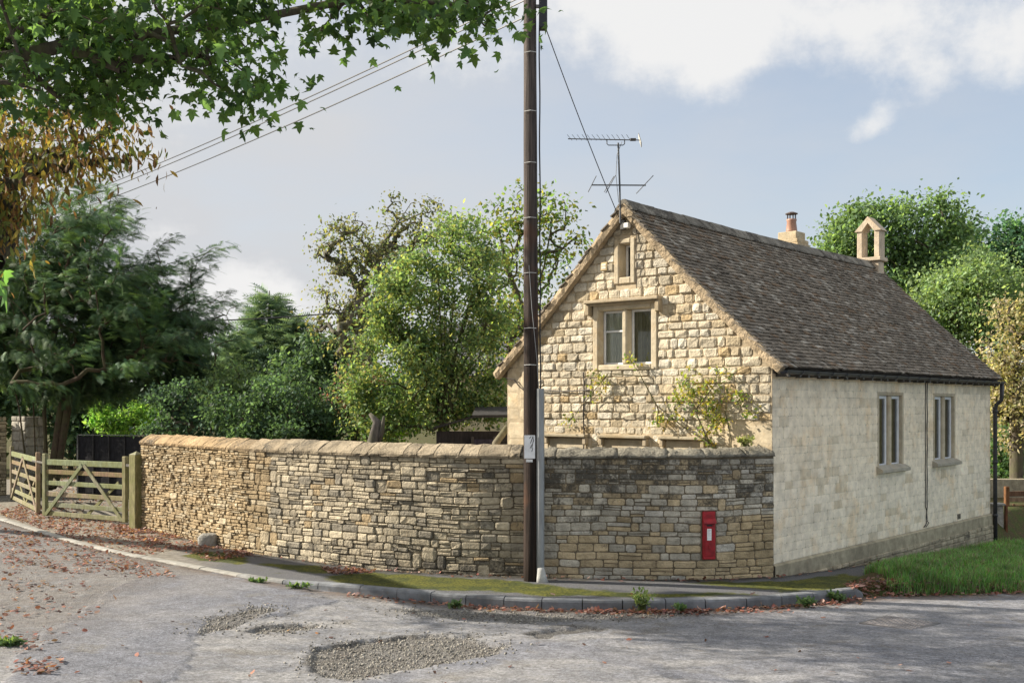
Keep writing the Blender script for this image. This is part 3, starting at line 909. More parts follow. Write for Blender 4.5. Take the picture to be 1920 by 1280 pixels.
ASH = (.52, .45, .33, .1)
WHITE = (.72, .74, .76, 0)
def curtain_mesh(f, a0, a1, o, z0, z1, col):
    mb = MB(); n = 24
    vs = []
    for i in range(n + 1):
        a = a0 + (a1 - a0) * i / n
        for z in (z0, z1): vs.append(f(a, o + .02 * math.sin(i * 1.9) - .01, z))
    mb.add(vs, [(2 * i, 2 * i + 2, 2 * i + 3, 2 * i + 1) for i in range(n)], col); return mb
def window(f, O, S, parent, proud, rev, lights, mull, transoms, sill=None, label=None, ch=.03, frw=.035, curtain=None):
    """dressed stone surround with mullions, white frames and panes"""
    a0, a1, z0, z1 = O; b0, b1, y0, y1 = S
    mb = MB()
    fbox(mb, f, b0, a0, -rev - .06, proud, y0, y1, ch * .5, ASH); fbox(mb, f, a1, b1, -rev - .06, proud, y0, y1, ch * .5, ASH)
    fbox(mb, f, a0 + .001, a1 - .001, -rev - .06, proud - .002, z1, y1, ch * .5, ASH); fbox(mb, f, a0 + .001, a1 - .001, -rev - .06, proud - .002, y0, z0, ch * .5, ASH)
    w = (a1 - a0 - mull * (lights - 1)) / lights
    for k in range(1, lights):
        m0 = a0 + w * k + mull * (k - 1)
        fbox(mb, f, m0, m0 + mull, -rev - .05, proud - .01, z0 + .001, z1 - .001, .02, ASH)
    win = mb.build('window', M_ashlar, parent, label=label)
    if sill:
        sb = MB(); p = [(sill[0], proud + sill[2]), (sill[1], proud + sill[2])]
        A, B = sill[0], sill[1]; o1 = proud + sill[2]; zt = y0 + .02
        vs = [f(A, proud - .03, zt + .07), f(B, proud - .03, zt + .07), f(B, o1, zt), f(A, o1, zt), f(A, o1, zt - .05), f(B, o1, zt - .05), f(B, proud - .03, zt - .08), f(A, proud - .03, zt - .08)]
        sb.add(vs, [(0, 3, 2, 1), (3, 4, 5, 2), (4, 7, 6, 5), (0, 7, 4, 3), (1, 2, 5, 6), (0, 1, 6, 7)], (.4, .37, .3, .3)); sb.build('sill', M_ashlar, win)
    for k in range(lights):
        c0 = a0 + (w + mull) * k; c1 = c0 + w
        fr = MB(); e = .002
        o0, o1 = -rev - .045, -rev
        fbox(fr, f, c0 + e, c0 + frw, o0, o1, z0 + e, z1 - e, .005, WHITE); fbox(fr, f, c1 - frw, c1 - e, o0, o1, z0 + e, z1 - e, .005, WHITE)
        fbox(fr, f, c0 + frw + .001, c1 - frw - .001, o0 + .003, o1 - .003, z0 + e, z0 + frw, .005, WHITE); fbox(fr, f, c0 + frw + .001, c1 - frw - .001, o0 + .003, o1 - .003, z1 - frw, z1 - e, .005, WHITE)
        cuts = [z0 + frw] + [z0 + (z1 - z0) * q for q in transoms[k]] + [z1 - frw]
        for q in cuts[1:-1]:
            fbox(fr, f, c0 + frw + .001, c1 - frw - .001, o0 + .004, o1 + .004, q - .014, q + .014, .004, WHITE)
        fr.build('window_frame', M_paint, win)
        for q0, q1 in zip(cuts[:-1], cuts[1:]):
            g = MB(); om = -rev - .025
            g.add([f(c0 + frw - .004, om, q0), f(c1 - frw + .004, om, q0), f(c1 - frw + .004, om, q1), f(c0 + frw - .004, om, q1)], [(0, 1, 2, 3)]); g.build('pane', M_glass, win)
        if curtain and k in curtain:
            curtain_mesh(f, c0, c1, -rev - .06, z0, z1, (.8, .78, .68, 0) if k == 0 else (.42, .38, .26, 0)).build('curtain', M_paint, win)
    return win
w_up = window(gp, W1, S1, house, .045, .11, 2, .085, [[.62], []], None, 'two-light mullioned bedroom window under a stone hood', curtain=[0, 1])
hd = MB(); fbox(hd, gp, 1.72, 3.11, 0, .17, 4.0, 4.055, .012, (.4, .33, .23, .35)); fbox(hd, gp, 1.75, 3.08, 0, .11, 3.965, 3.999, .01, (.36, .3, .21, .35))
fbox(hd, gp, 1.72, 1.80, 0, .13, 3.82, 3.998, .012, (.38, .31, .21, .4)); fbox(hd, gp, 3.03, 3.11, 0, .13, 3.82, 3.998, .012, (.38, .31, .21, .4))
hd.build('hood_mould', M_ashlar, w_up)
window(gp, W2, S2, house, .04, .16, 1, 0, [[]], None, 'narrow slit window near the apex of the gable')
for i, (l0, l1) in enumerate(LOW):
    lw = window(gp, (l0 + .02, l1 - .02, .9, 1.70), (l0 - .06, l1 + .06, .8, 1.88), house, .02, .08, 2, .08, [[], []])
    hd = MB(); fbox(hd, gp, l0 - .02, l1 + .02, 0, .13, 1.893, 1.94, .01, (.36, .31, .22, .4)); fbox(hd, gp, l0 - .02, l0 + .05, 0, .1, 1.78, 1.892, .01, (.4, .33, .23, .3)); fbox(hd, gp, l1 - .05, l1 + .02, 0, .1, 1.78, 1.892, .01, (.4, .33, .23, .3))
    hd.build('hood_mould', M_ashlar, lw)

# long side wall of coursed ashlar
WS = [(3.80, 4.80, 1.36, 2.57), (6.39, 7.43, 1.36, 2.57)]
SS = [(3.73, 4.87, 1.31, 2.63), (6.32, 7.50, 1.31, 2.63)]
zs = sorted({-.9, .17, ZE + .05} | {w[k] for w in WS for k in (2, 3)})
side = strips(sp, zs, lambda z: 0.0, lambda z: HLEN, WS, -.003, (.64, .58, .47, .08)).build('side_wall', M_mortar, house)
stones = []; rs = random.Random(9); z = .172
while z < ZE + .02:
    h = rs.uniform(.1, .17)
    if ZE + .03 - z - h < .08: h = ZE + .03 - z
    cuts = [(s[0], s[1]) for s in SS if s[2] < z + h - .02 and s[3] > z + .02]
    for (b0, b1) in minus((0, HLEN), cuts):
        for (s0, s1) in split_row(b0, b1, .2, .46, rs):
            k = rs.random(); c = np.array([.9, .8, .635]) * rs.uniform(.95, 1.04)
            warm = float(sstep(.9, 1.7, z))
            c = c * (1 - warm * .5) + np.array([.88, .75, .55]) * rs.uniform(.95, 1.05) * warm * .5
            if k < .07: c = np.array([.74, .64, .48])
            if k > .9: c = c * 1.05
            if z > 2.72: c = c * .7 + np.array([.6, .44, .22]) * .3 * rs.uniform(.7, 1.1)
            g = .0014; v, f = stone_vf(s1 - s0 - 2 * g, h - 2 * g, .01, .0035, .0006, rs, .1)
            d = 15.45 + .76 * s0
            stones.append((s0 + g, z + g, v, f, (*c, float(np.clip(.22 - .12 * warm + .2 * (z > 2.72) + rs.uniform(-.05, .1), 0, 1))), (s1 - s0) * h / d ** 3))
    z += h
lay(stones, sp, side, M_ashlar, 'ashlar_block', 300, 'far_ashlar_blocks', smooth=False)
for i in (0, 1):
    window(sp, WS[i], SS[i], house, .008, .05, 2, .12, [[], []], (SS[i][0] - .05, SS[i][1] + .06, .1), ['tall mullioned side window nearer the corner', 'tall mullioned side window farther from the corner'][i], .02, .055)
# plinth
pl = MB()
pl.add([sp(0.002, .045, -.9), sp(HLEN + .04, .045, -.9), sp(HLEN + .04, .045, .14), sp(0.002, .045, .14), sp(0.002, 0, .168), sp(HLEN + .04, 0, .168)], [(0, 1, 2, 3), (3, 2, 5, 4)], (.4, .35, .25, .42))
plinth = pl.build('plinth', M_mortar, house)
z = -.72; stones = []
while z < .0:
    h = rs.uniform(.075, .12)
    for (s0, s1) in split_row(0, HLEN + .03, .16, .4, rs):
        gz = float(tz(*sp(s0, .3, 0)[:2]))
        if z + h < gz - .03 or (z + h > -.05 + .0 * s0): continue
        v, f = stone_vf(s1 - s0 - .016, h - .012, .03, .022, .006, rs)
        stones.append((s0 + .008, z + .006, [(x, o + .045, q) for x, o, q in v], f, (*(np.array([.45, .39, .28]) * rs.uniform(.75, 1.2)), .3 + .25 * rs.random()), 1))
    z += h
lay(stones, sp, plinth, M_stone, 'stone')
# remaining shell: far gable, back wall, floor so that the inside is dark
sh = MB()
def hp3(t, s, z): return (HC[0] + HL[0] * t + HG[0] * s, HC[1] + HL[1] * t + HG[1] * s, z)
sh.add([hp3(HLEN, 0, -.9), hp3(HLEN, SW, -.9), hp3(HLEN, SW, ZE), hp3(HLEN, SW / 2, ZA), hp3(HLEN, 0, ZE)], [(0, 1, 2, 3, 4)], (.5, .43, .32, .2))
sh.add([hp3(0, SW, -.9), hp3(HLEN, SW, -.9), hp3(HLEN, SW, ZE), hp3(0, SW, ZE)], [(0, 1, 2, 3)], (.5, .43, .32, .2))
sh.build('rear_walls', M_mortar, house)
fl = MB(); fl.box(hp3(HLEN / 2, SW / 2, .75), (HL[0] * (HLEN / 2 - .3), HL[1] * (HLEN / 2 - .3), 0), (HG[0] * (SW / 2 - .3), HG[1] * (SW / 2 - .3), 0), (0, 0, .04), (.12, .09, .06, 0)); fl.build('floor_boards', M_dark_timber, house)

# roof
def rc(q, side=1):
    s = -.21 + (SW / 2 + .21) * q; z = 2.90 + (5.50 - 2.90) * q - .05 * math.sin(math.pi * q) + .03 * (1 - q) ** 4
    return (s if side > 0 else SW - s), z
def roofpt(t, q, side, o):
    s0, z0 = rc(q, side); s1, z1 = rc(q + .01, side); d = math.hypot(s1 - s0, z1 - z0)
    ns, nz_ = -(z1 - z0) / d, (s1 - s0) / d
    if side < 0: ns, nz_ = (z1 - z0) / d, -(s1 - s0) / d
    sag = -.035 * math.sin(math.pi * np.clip(t / HLEN, 0, 1)) * q
    return hp3(t, s0 + ns * o, z0 + nz_ * o + sag)
T0, T1 = -.09, HLEN + .1
base = MB()
for sd in (1, -1):
    N = 14
    for (o, fl_) in ((-.02, False), (-.075, True)):
        vs = []
        for i in range(N + 1):
            for t in np.linspace(T0, T1, 9): vs.append(roofpt(t, i / N, sd, o))
        fs = [(i * 9 + k, i * 9 + k + 1, i * 9 + k + 10, i * 9 + k + 9) for i in range(N) for k in range(8)]
        base.add(vs, fs, (.1, .085, .07, .3))
roof = base.build('roof', M_tile, house)
rt = random.Random(12)
NC = 42
slope_len = 3.72
for sd in (1, -1):
    tiles = []
    for c in range(NC):
        q0 = c / NC; q1 = min(1.0, (c + 1.75) / NC)
        t = T0 + rt.uniform(-.05, .03) - .04
        while t < T1:
            w = rt.uniform(.085, .17) * (1.15 if c < 8 else 1)
            t1 = min(t + w, T1 + rt.uniform(0, .03))
            if t1 - t < .05: break
            lift = rt.uniform(.0, .012); dq = rt.uniform(-.12, .12) / NC; tw = rt.uniform(-.006, .006)
            g = .004
            vs = [roofpt(t + g, q0 + dq, sd, .012 + lift + tw), roofpt(t1 - g, q0 + dq + rt.uniform(-.05, .05) / NC, sd, .012 + lift - tw), roofpt(t1 - g, q1, sd, -.012), roofpt(t + g, q1, sd, -.012)]
            th = .019 + rt.uniform(0, .008)
            vs += [roofpt(t + g, q0 + dq, sd, .012 + lift + tw + th), roofpt(t1 - g, q0 + dq, sd, .012 + lift - tw + th), roofpt(t1 - g, q1, sd, .006), roofpt(t + g, q1, sd, .006)]
            fs = [(4, 5, 6, 7), (0, 1, 5, 4), (0, 4, 7, 3), (1, 2, 6, 5)]
            if sd < 0: fs = [f[::-1] for f in fs]
            k = rt.random(); cc = np.array([.215, .185, .15]) * rt.uniform(.72, 1.25)
            if k > .88: cc = np.array([.33, .3, .255]) * rt.uniform(.8, 1.2)
            elif k < .1: cc = np.array([.2, .145, .1])
            tiles.append((vs, fs, (*cc, .3 + .2 * rt.random()), w / (15.4 + .76 * t + .5 * q0) ** 2))
            t = t1
    tiles.sort(key=lambda x: -x[3])
    rest = MB()
    for i, (vs, fs, cc, _s) in enumerate(tiles):
        if sd > 0 and i < 300:
            m = MB(); m.add(vs, fs, cc); m.build('roof_slate', M_tile, roof)
        else: rest.add(vs, fs, cc)
    rest.build('small_roof_slates', M_tile, roof, kind='stuff')
# verge mortar and ridge
for sd in (1, -1):
    vb = MB(); n = 60; vs = []
    for i in range(n + 1):
        q = i / n; j = lambda k: rt.uniform(-k, k)
        step = .012 * ((i % 2) * 2 - 1)
        for (t, o) in ((-.135 + j(.008), -.10), (-.15 + j(.01), -.03 + step * .5), (-.13 + j(.01), .028 + j(.006)), (-.03, .03), (.02, -.08), (-.06, -.12)):
            vs.append(roofpt(t, min(q, .999), sd, o))
    fs = [(i * 6 + k, i * 6 + k + 6, i * 6 + (k + 1) % 6 + 6, i * 6 + (k + 1) % 6) for i in range(n) for k in range(6)]
    fs += [tuple(range(6)), tuple(n * 6 + k for k in range(5, -1, -1))]
    if sd > 0: fs = [f[::-1] for f in fs]
    vb.add(vs, fs, (.42, .33, .22, .38)); vb.build('verge', M_stone, roof)
t = -.12
while t < HLEN - .25:
    L = rt.uniform(.36, .5); m = MB(); vs = []
    for tt in (t + .004, t + L - .004):
        sag = -.035 * math.sin(math.pi * np.clip(tt / HLEN, 0, 1)); up = rt.uniform(-.006, .006)
        for (ds, z) in ((-.17, 5.40), (-.165, 5.43), (-.03, 5.575), (.03, 5.575), (.165, 5.43), (.17, 5.40)):
            vs.append(hp3(tt, SW / 2 + ds, z + sag + up))
    m.add(vs, [(k, k + 1, k + 7, k + 6) for k in range(5)] + [(0, 1, 2, 3, 4, 5), (11, 10, 9, 8, 7, 6)], (*(np.array([.24, .22, .185]) * rt.uniform(.75, 1.15)), .5 + .2 * rt.random()))
    m.build('ridge_stone', M_tile, roof); t += L
# gutter
gt = MB(); BRK = []
for k in range(30):
    t = .12 + k * .325 + .03 * math.sin(k * 2.1)
    BRK.append((t, .02 + .006 * math.sin(k * 3.7)))
fbox(gt, sp, .01, HLEN - .01, .004, .024, 2.85, 2.905, .003, (.07, .06, .05, 0))
gutter = gt.build('gutter', M_iron, house)
for t, hz_ in BRK:
    m = MB(); m.box(sp(t, .1, 2.825), (HL[0] * .03, HL[1] * .03, 0), (-HG[0] * .1, -HG[1] * .1, 0), (0, 0, hz_), (.06, .052, .045, 0)); m.build('gutter_bracket', M_iron, gutter)
t = -.08; k = 0
while t < HLEN + .05:
    L = .5; m = MB(); n = 8; vs = []
    t1 = min(t + L, HLEN + .12)
    dz = -.004 * k / 20
    for (tt, rad) in ((t, .062), (t + .05, .062), (t + .051, .053), (t1, .053)):
        for i in range(n + 1):
            a = math.pi * i / n
            vs.append(sp(tt, .215 - math.cos(a) * rad, 2.895 - math.sin(a) * rad + dz))
    m.add(vs, [(j * (n + 1) + i, (j + 1) * (n + 1) + i, (j + 1) * (n + 1) + i + 1, j * (n + 1) + i + 1) for j in range(3) for i in range(n)], (.05, .05, .055, 0))
    m.build('gutter_section', M_iron, gutter, True); t = t1; k += 1
    if t1 >= HLEN + .12: break
dp = MB(); TD = HLEN + .05
dp.tube([sp(TD, .215, 2.86), sp(TD, .215, 2.6), sp(TD, .2, 2.5), sp(TD, .11, 2.42), sp(TD, .085, 2.32), sp(TD, .085, 1.0), sp(TD, .09, -.62)], .042, 10, (.035, .035, .04, 0))
for z in (2.25, 1.2, .1): dp.tube([sp(TD, .085, z), sp(TD, .085, z + .06)], .054, 10, (.035, .035, .04, 0))
dp.build('downpipe', M_iron, house, True)
# cables, vent and small fittings
for k, dt in enumerate((0, .085)):
    cb = MB(); pts = [sp(5.9 + dt + .01 * math.sin(i * 1.3 + k), .012, 2.85 - i * .12) for i in range(20)]
    pts += [sp(5.9 + .05 + dt * .2, .015, .5), sp(5.96 - .05 * k, .02, .35), sp(5.92 + .12 * k, .02, .26), sp(5.9 - .1 * (1 - k), .02, .2)]
    cb.tube(pts, .008, 5, (.05, .045, .045, 0)); cb.build('wall_cable', M_paint, house)
vt = MB(); fbox(vt, sp, 7.62, 7.8, -.0, .006, .2, .3, .002, (.02, .02, .02, 0))
for k in range(3): fbox(vt, sp, 7.62, 7.8, .006, .012, .215 + k * .03, .225 + k * .03, .001, (.2, .17, .13, 0))
vt.build('air_brick', M_paint, house)
cb = MB(); cb.tube([gp(1.64, .05, 2.93)] + [gp(1.64 + .008 * math.sin(i), .045, 2.85 - i * .12) for i in range(12)], .012, 6, (.06, .05, .045, 0)); cb.build('wall_cable', M_paint, house)
cb = MB(); cb.tube([gp(.02, .07, 2.86), gp(.18, .05, 2.84), gp(.3, .05, 2.72), gp(.42, .05, 2.64)] + [gp(.42 + i * .15, .055, 2.64 + .01 * math.sin(i * .8)) for i in range(1, 10)], .01, 6, (.05, .04, .035, 0)); cb.build('wall_cable', M_paint, house)
cb = MB(); cb.tube([gp(2.66, .05, 5.15)] + [gp(2.655, .055, 5.1 - i * .1) for i in range(10)], .007, 5, (.1, .08, .06, 0)); cb.build('wall_cable', M_paint, house)
pq = MB(); fbox(pq, gp, 1.98, 2.1, 0, .055, 4.52, 4.65, .006, (.55, .42, .22, 0)); fbox(pq, gp, 2.0, 2.08, .055, .06, 4.545, 4.58, .001, (.72, .68, .55, 0)); fbox(pq, gp, 2.0, 2.08, .055, .06, 4.59, 4.625, .001, (.72, .68, .55, 0)); pq.build('vent_plate', M_paint, house)
pq = MB(); fbox(pq, gp, .60, .68, 0, .04, 2.14, 2.30, .004, (.5, .38, .18, 0)); pq.build('vent_plate', M_paint, house)
lp = MB(); fbox(lp, gp, 2.47, 2.56, .06, .14, 5.13, 5.21, .01, (.75, .75, .72, 0)); fbox(lp, gp, 2.38, 2.45, .02, .1, 5.12, 5.27, .008, (.08, .08, .08, 0)); lp.build('security_light', M_paint, house)
# chimney
def chim(t, s, ht, hs, z0, z1, mb, col):
    c = hp3(t, s, (z0 + z1) / 2); mb.cbox(c, (HL[0] * ht, HL[1] * ht, 0), (HG[0] * hs, HG[1] * hs, 0), (0, 0, (z1 - z0) / 2), .012, col)
ch = MB(); CT, CS = 6.27, SW / 2 + .34; CC = (.5, .42, .29, .25)
chim(CT, CS, .27, .27, 4.7, 5.62, ch, CC); chim(CT, CS, .25, .25, 5.62, 5.70, ch, CC); chim(CT, CS, .2, .2, 5.70, 5.86, ch, CC)
chimney = ch.build('chimney', M_ashlar, house)
pt = MB(); c0 = Vector(hp3(CT, CS, 0))
pt.tube([c0 + Vector((0, 0, z)) for z in (5.86, 5.9, 6.08, 6.10, 6.13)], [.115, .112, .09, .1, .1], 14, (.36, .2, .14, 0)); pt.build('chimney_pot', M_paint, chimney, True)
cw = MB(); 
for k in range(8):
    a = k * math.pi / 4; p = c0 + Vector((math.cos(a) * .085, math.sin(a) * .085, 0)); cw.tube([p + Vector((0, 0, 6.13)), p + Vector((0, 0, 6.24))], .008, 5, (.08, .06, .05, 0))
cw.tube([c0 + Vector((0, 0, z)) for z in (6.23, 6.245, 6.275)], [.125, .125, .05], 12, (.09, .06, .05, 0)); cw.build('cowl', M_iron, chimney)
# bellcote: open pointed arch on the far gable
BT, BS = HLEN - .22, SW / 2; bc = MB(); BC = (.54, .45, .34, .25)
bc_mat = M_ashlar
def bbox_(s0, s1, t0, t1, z0, z1, mb=bc): chim((t0 + t1) / 2, BS + (s0 + s1) / 2, (t1 - t0) / 2, (s1 - s0) / 2, z0, z1, mb, BC)
bbox_(-.24, .24, BT - .14, BT + .16, 4.6, 5.55)
bbox_(-.30, .30, BT - .20, BT + .22, 5.555, 5.64)
bbox_(-.255, -.135, BT - .14, BT + .16, 5.642, 6.25); bbox_(.135, .255, BT - .14, BT + .16, 5.642, 6.25)
prof_o = [(-.30, 6.2), (0, 6.52), (.30, 6.2)]; prof_i = [(-.135, 6.2), (0, 6.38), (.135, 6.2)]
vs = []
for tt in (BT - .17, BT + .19):
    for (s, z) in prof_o + prof_i: vs.append(hp3(tt, BS + s, z + .02))
bc.add(vs, [(0, 1, 4, 3), (1, 2, 5, 4), (6, 9, 10, 7), (7, 10, 11, 8), (0, 6, 7, 1), (1, 7, 8, 2), (3, 4, 10, 9), (4, 5, 11, 10), (0, 3, 9, 6), (2, 8, 11, 5)], BC)
bc.build('bellcote', bc_mat, house)
# ------------------------------------------------------------------ vegetation
T_OVAL = (np.array([(0, 0, 0), (.3, .42, .07), (0, 1, 0), (-.3, .42, .07)]), np.array([(0, 1, 2), (0, 2, 3)]))
T_NARROW = (np.array([(0, 0, 0), (.14, .35, .05), (.13, .7, .02), (0, 1, -.12), (-.13, .7, .02), (-.14, .35, .05)]), np.array([(0, 1, 5), (1, 2, 5), (5, 2, 4), (2, 3, 4)]))
_half = [(.17, -.03), (.47, .06), (.27, .22), (.6, .5), (.24, .5), (.2, .7)]
_ol = [(0, .02)] + _half + [(0, 1.0)] + [(-x, y) for x, y in _half[::-1]]
T_MAPLE = (np.array([(0, .34, .07)] + [(x, y, -.75 * x * x - .22 * y * y) for x, y in _ol]), np.array([(0, 1 + i, 1 + (i + 1) % len(_ol)) for i in range(len(_ol))]))
def _spray():
    v = []; f = []
    for i in range(7):
        y = .08 + .13 * i; dz = -.3 * y * y
        for sg in (-1, 1):
            L = .3 * (1 - .45 * y); b = len(v)
            v += [(0, y - .045, dz), (0, y + .045, dz - .02), (sg * L, y + .17, dz - .07)]; f.append((b, b + 1, b + 2) if sg > 0 else (b + 1, b, b + 2))
    return np.array(v), np.array(f)
T_SPRAY = _spray()
def unit(a): return a / np.maximum(np.linalg.norm(a, axis=-1, keepdims=True), 1e-9)
def frames(axis, nrm):
    y = unit(axis); z = unit(nrm - (nrm * y).sum(-1, keepdims=True) * y); x = np.cross(y, z)
    return x, y, z
def leaf_mesh(name, pos, axis, nrm, size, tmpl, cols, mat):
    T, F = tmpl
    x, y, z = frames(axis, nrm)
    V = pos[:, None, :] + size[:, None, None] * (T[None, :, 0, None] * x[:, None] + T[None, :, 1, None] * y[:, None] + T[None, :, 2, None] * z[:, None])
    n, k = len(pos), len(T)
    FF = (F[None] + (np.arange(n) * k)[:, None, None]).reshape(-1, 3)
    C = np.full((n, k, 4), .2, np.float32); C[:, :, :3] = cols[:, None, :]
    return mesh_np(name, V.reshape(-1, 3), FF, mat, C.reshape(-1, 4), False)
def lobe_world(u, v, ru, rv, Y, dr=None):
    c = np.array(P(u, v, Y)); k = Y / FPX
    return c, np.array([ru * k, (dr if dr else ru * k * .9), rv * k])
def sample_lobes(lobes, n, rg, shell=.75):
    w = np.array([l[2] if len(l) > 2 else l[1].prod() ** .7 for l in lobes]); w = w / w.sum()
    pick = rg.choice(len(lobes), n, p=w)
    d = unit(rg.normal(size=(n, 3)))
    rad = np.clip(1 - np.abs(rg.normal(size=n)) * (1 - shell) * 1.6, .1, 1.05)
    C = np.array([l[0] for l in lobes])[pick]; Rr = np.array([l[1] for l in lobes])[pick]
    return C + d * rad[:, None] * Rr
def skeleton(seeds, targets, rg, r_tip, trunk_r, wob=.12):
    """seed polylines [(pts, ...)] then each target joins the nearest node with a bent twig; returns tube mesh builder"""
    N = []; par = []
    for pl in seeds:
        prev = -1 if not N else 0
        for i, p in enumerate(pl):
            p = np.array(p, float)
            if i == 0 and N:
                prev = int(np.argmin(np.linalg.norm(np.array(N) - p, axis=1)))
                if np.linalg.norm(N[prev] - p) < .05: continue
            N.append(p); par.append(prev); prev = len(N) - 1
    root = np.array(N[0])
    order = np.argsort(np.linalg.norm(targets - root, axis=1))
    arr = np.zeros((len(N) + 3 * len(targets), 3)); arr[:len(N)] = N; n = len(N)
    for t in order:
        q = targets[t]
        d = np.linalg.norm(arr[:n] - q, axis=1) + .25 * np.maximum(arr[:n, 2] - q[2], 0)
        j = int(np.argmin(d)); L = d[j]; p = arr[j]
        prev = j
        for k in (1 / 3., 2 / 3., 1.0):
            m = p + (q - p) * k + (rg.normal(size=3) * wob * L * (0 if k == 1 else .6)) + np.array([0, 0, .1 * L * math.sin(math.pi * k)])
            arr[n] = m; par.append(prev); prev = n; n += 1
    acc = np.zeros(n)
    for i in range(n - 1, -1, -1):
        if acc[i] == 0: acc[i] = r_tip ** 2.4
        if par[i] >= 0: acc[par[i]] += acc[i]
    rad = acc ** (1 / 2.4)
    rad = r_tip + (rad - r_tip) * (trunk_r - r_tip) / max(rad.max() - r_tip, 1e-4)
    V = []; F = []; S = 5
    for i in range(n):
        if par[i] < 0: continue
        a, b = arr[par[i]], arr[i]; d = b - a; L = np.linalg.norm(d)
        if L < 1e-4: continue
        d = d / L; ref = np.array([0, 0, 1.]) if abs(d[2]) < .9 else np.array([1., 0, 0])
        x = np.cross(d, ref); x /= np.linalg.norm(x); y = np.cross(d, x); base = len(V)
        ra = min(rad[par[i]], rad[i] * 1.35)
        s = 8 if rad[i] > .06 else S
        for (c, r_) in ((a - d * ra * .3, ra), (b + d * rad[i] * .2, rad[i])):
            for k in range(s):
                an = 2 * math.pi * k / s; V.append(c + (x * math.cos(an) + y * math.sin(an)) * r_)
        for k in range(s): F.append((base + k, base + s + k, base + s + (k + 1) % s, base + (k + 1) % s))
    return np.array(V), np.array(F), arr[:n]
GAIN = np.array([2.1, 2.15, 2.9])
def leaf_cols(n, pal, rg, clump=None, var=.25):
    pal = np.array([p[:3] for p in pal]); w = None
    k = rg.integers(0, len(pal), n)
    c = pal[k] * GAIN * (1 + var * rg.uniform(-1, 1, (n, 1)))
    if clump is not None: c = c * clump[:, None]
    return np.clip(c, .004, .9)
def make_tree(name, label, cat, base, seeds, lobes, n_clump, per, leaf, pal, seed, trunk_r=.2, sigma=.22, tmpl=T_OVAL, droop=.2, group=None, shell=.75, r_tip=.006, bark=(.11, .09, .07), mat=None, parts=300, singles=False, wob=.12, flat=.7, skel_max=450, sublobes=True):
    rg = np.random.default_rng(seed)
    root = empty(name, base); tag(root, label, cat, group)
    ex = []
    for l in lobes:
        for _k in range(6):
            dd = unit(rg.normal(size=3)); f_ = rg.uniform(.18, .42); w0 = l[2] if len(l) > 2 else l[1].prod() ** .7
            ex.append((l[0] + dd * l[1] * rg.uniform(.8, 1.15), l[1] * f_, w0 * .3))
    lobes = [(l[0], l[1], l[2] if len(l) > 2 else l[1].prod() ** .7) for l in lobes] + (ex if sublobes else [])
    cl = sample_lobes(lobes, n_clump, rg, shell)
    sk = cl if len(cl) <= skel_max else cl[rg.choice(len(cl), skel_max, replace=False)]
    V, F, nodes = skeleton(seeds, sk, rg, r_tip, trunk_r, wob)
    C = np.tile(np.array([*bark, 0.0]), (len(V), 1))
    link('trunk', mesh_np('trunk', V - np.array(base), F, M_bark, C, True), root, Vector(base))
    n = n_clump * per
    ci = np.repeat(np.arange(n_clump), per)
    sg = sigma * rg.uniform(.6, 1.4, n_clump)[ci]
    pos = cl[ci] + rg.normal(size=(n, 3)) * sg[:, None] * np.array([1, 1, .6])
    cen = np.mean([l[0] for l in lobes], 0)
    ax = unit(rg.normal(size=(n, 3)) + .35 * unit(pos - cen) + np.array([0, 0, -droop * 2]))
    nr = unit(rg.normal(size=(n, 3)) * flat + np.array([0, 0, 1.0]))
    size = leaf * rg.uniform(.5, 1.35, n)
    cols = leaf_cols(n, pal, rg, rg.uniform(.6, 1.35, n_clump)[ci])
    if singles:
        u = 960 + FPX * pos[:, 0] / pos[:, 1]; v = 760 - FPX * (pos[:, 2] - EYE) / pos[:, 1]
        vis = (u > -5) & (u < 1925) & (v > -5) & (v < 600)
        sc = np.where(vis, size / pos[:, 1], 0); idx = np.argsort(-sc)[:300]
        rest = np.setdiff1d(np.arange(n), idx)
    else: rest = np.arange(n)
    mt = mat or M_leaf
    cr = link('crown', leaf_mesh('crown', pos[rest] - np.array(base), ax[rest], nr[rest], size[rest], tmpl, cols[rest], mt), root, Vector(base))
    if singles:
        cr['kind'] = 'stuff'
        protos = []
        for k in range(8):
            c = cols[idx[k * 7]]
            protos.append(mesh_np('leaf', tmpl[0], tmpl[1], mt, np.tile(np.array([*c, 1]), (len(tmpl[0]), 1))))
        x, y, z = frames(ax, nr)
        for q, i in enumerate(idx):
            o = bpy.data.objects.new('leaf', protos[q % 8]); COL.objects.link(o)
            o.parent = cr
            M = Matrix.Identity(4)
            for c_, vec in enumerate((x[i], y[i], z[i])):
                for r_ in range(3): M[r_][c_] = vec[r_] * size[i]
            off = pos[i] - np.array(base)
            M.translation = Vector(off); o.matrix_local = M
    return root
def L(Y, *ls, dr=None): return [lobe_world(u, v, ru, rv, Y, dr) for (u, v, ru, rv) in ls]
def pts(Y, *uv): return [np.array(P(u, v, Y)) for u, v in uv]
def gb(u, Y, z=0): return (float((u - 960) / FPX * Y), float(Y), z)
GRN = [(.055, .1, .022), (.075, .125, .03), (.095, .14, .03), (.045, .085, .025)]
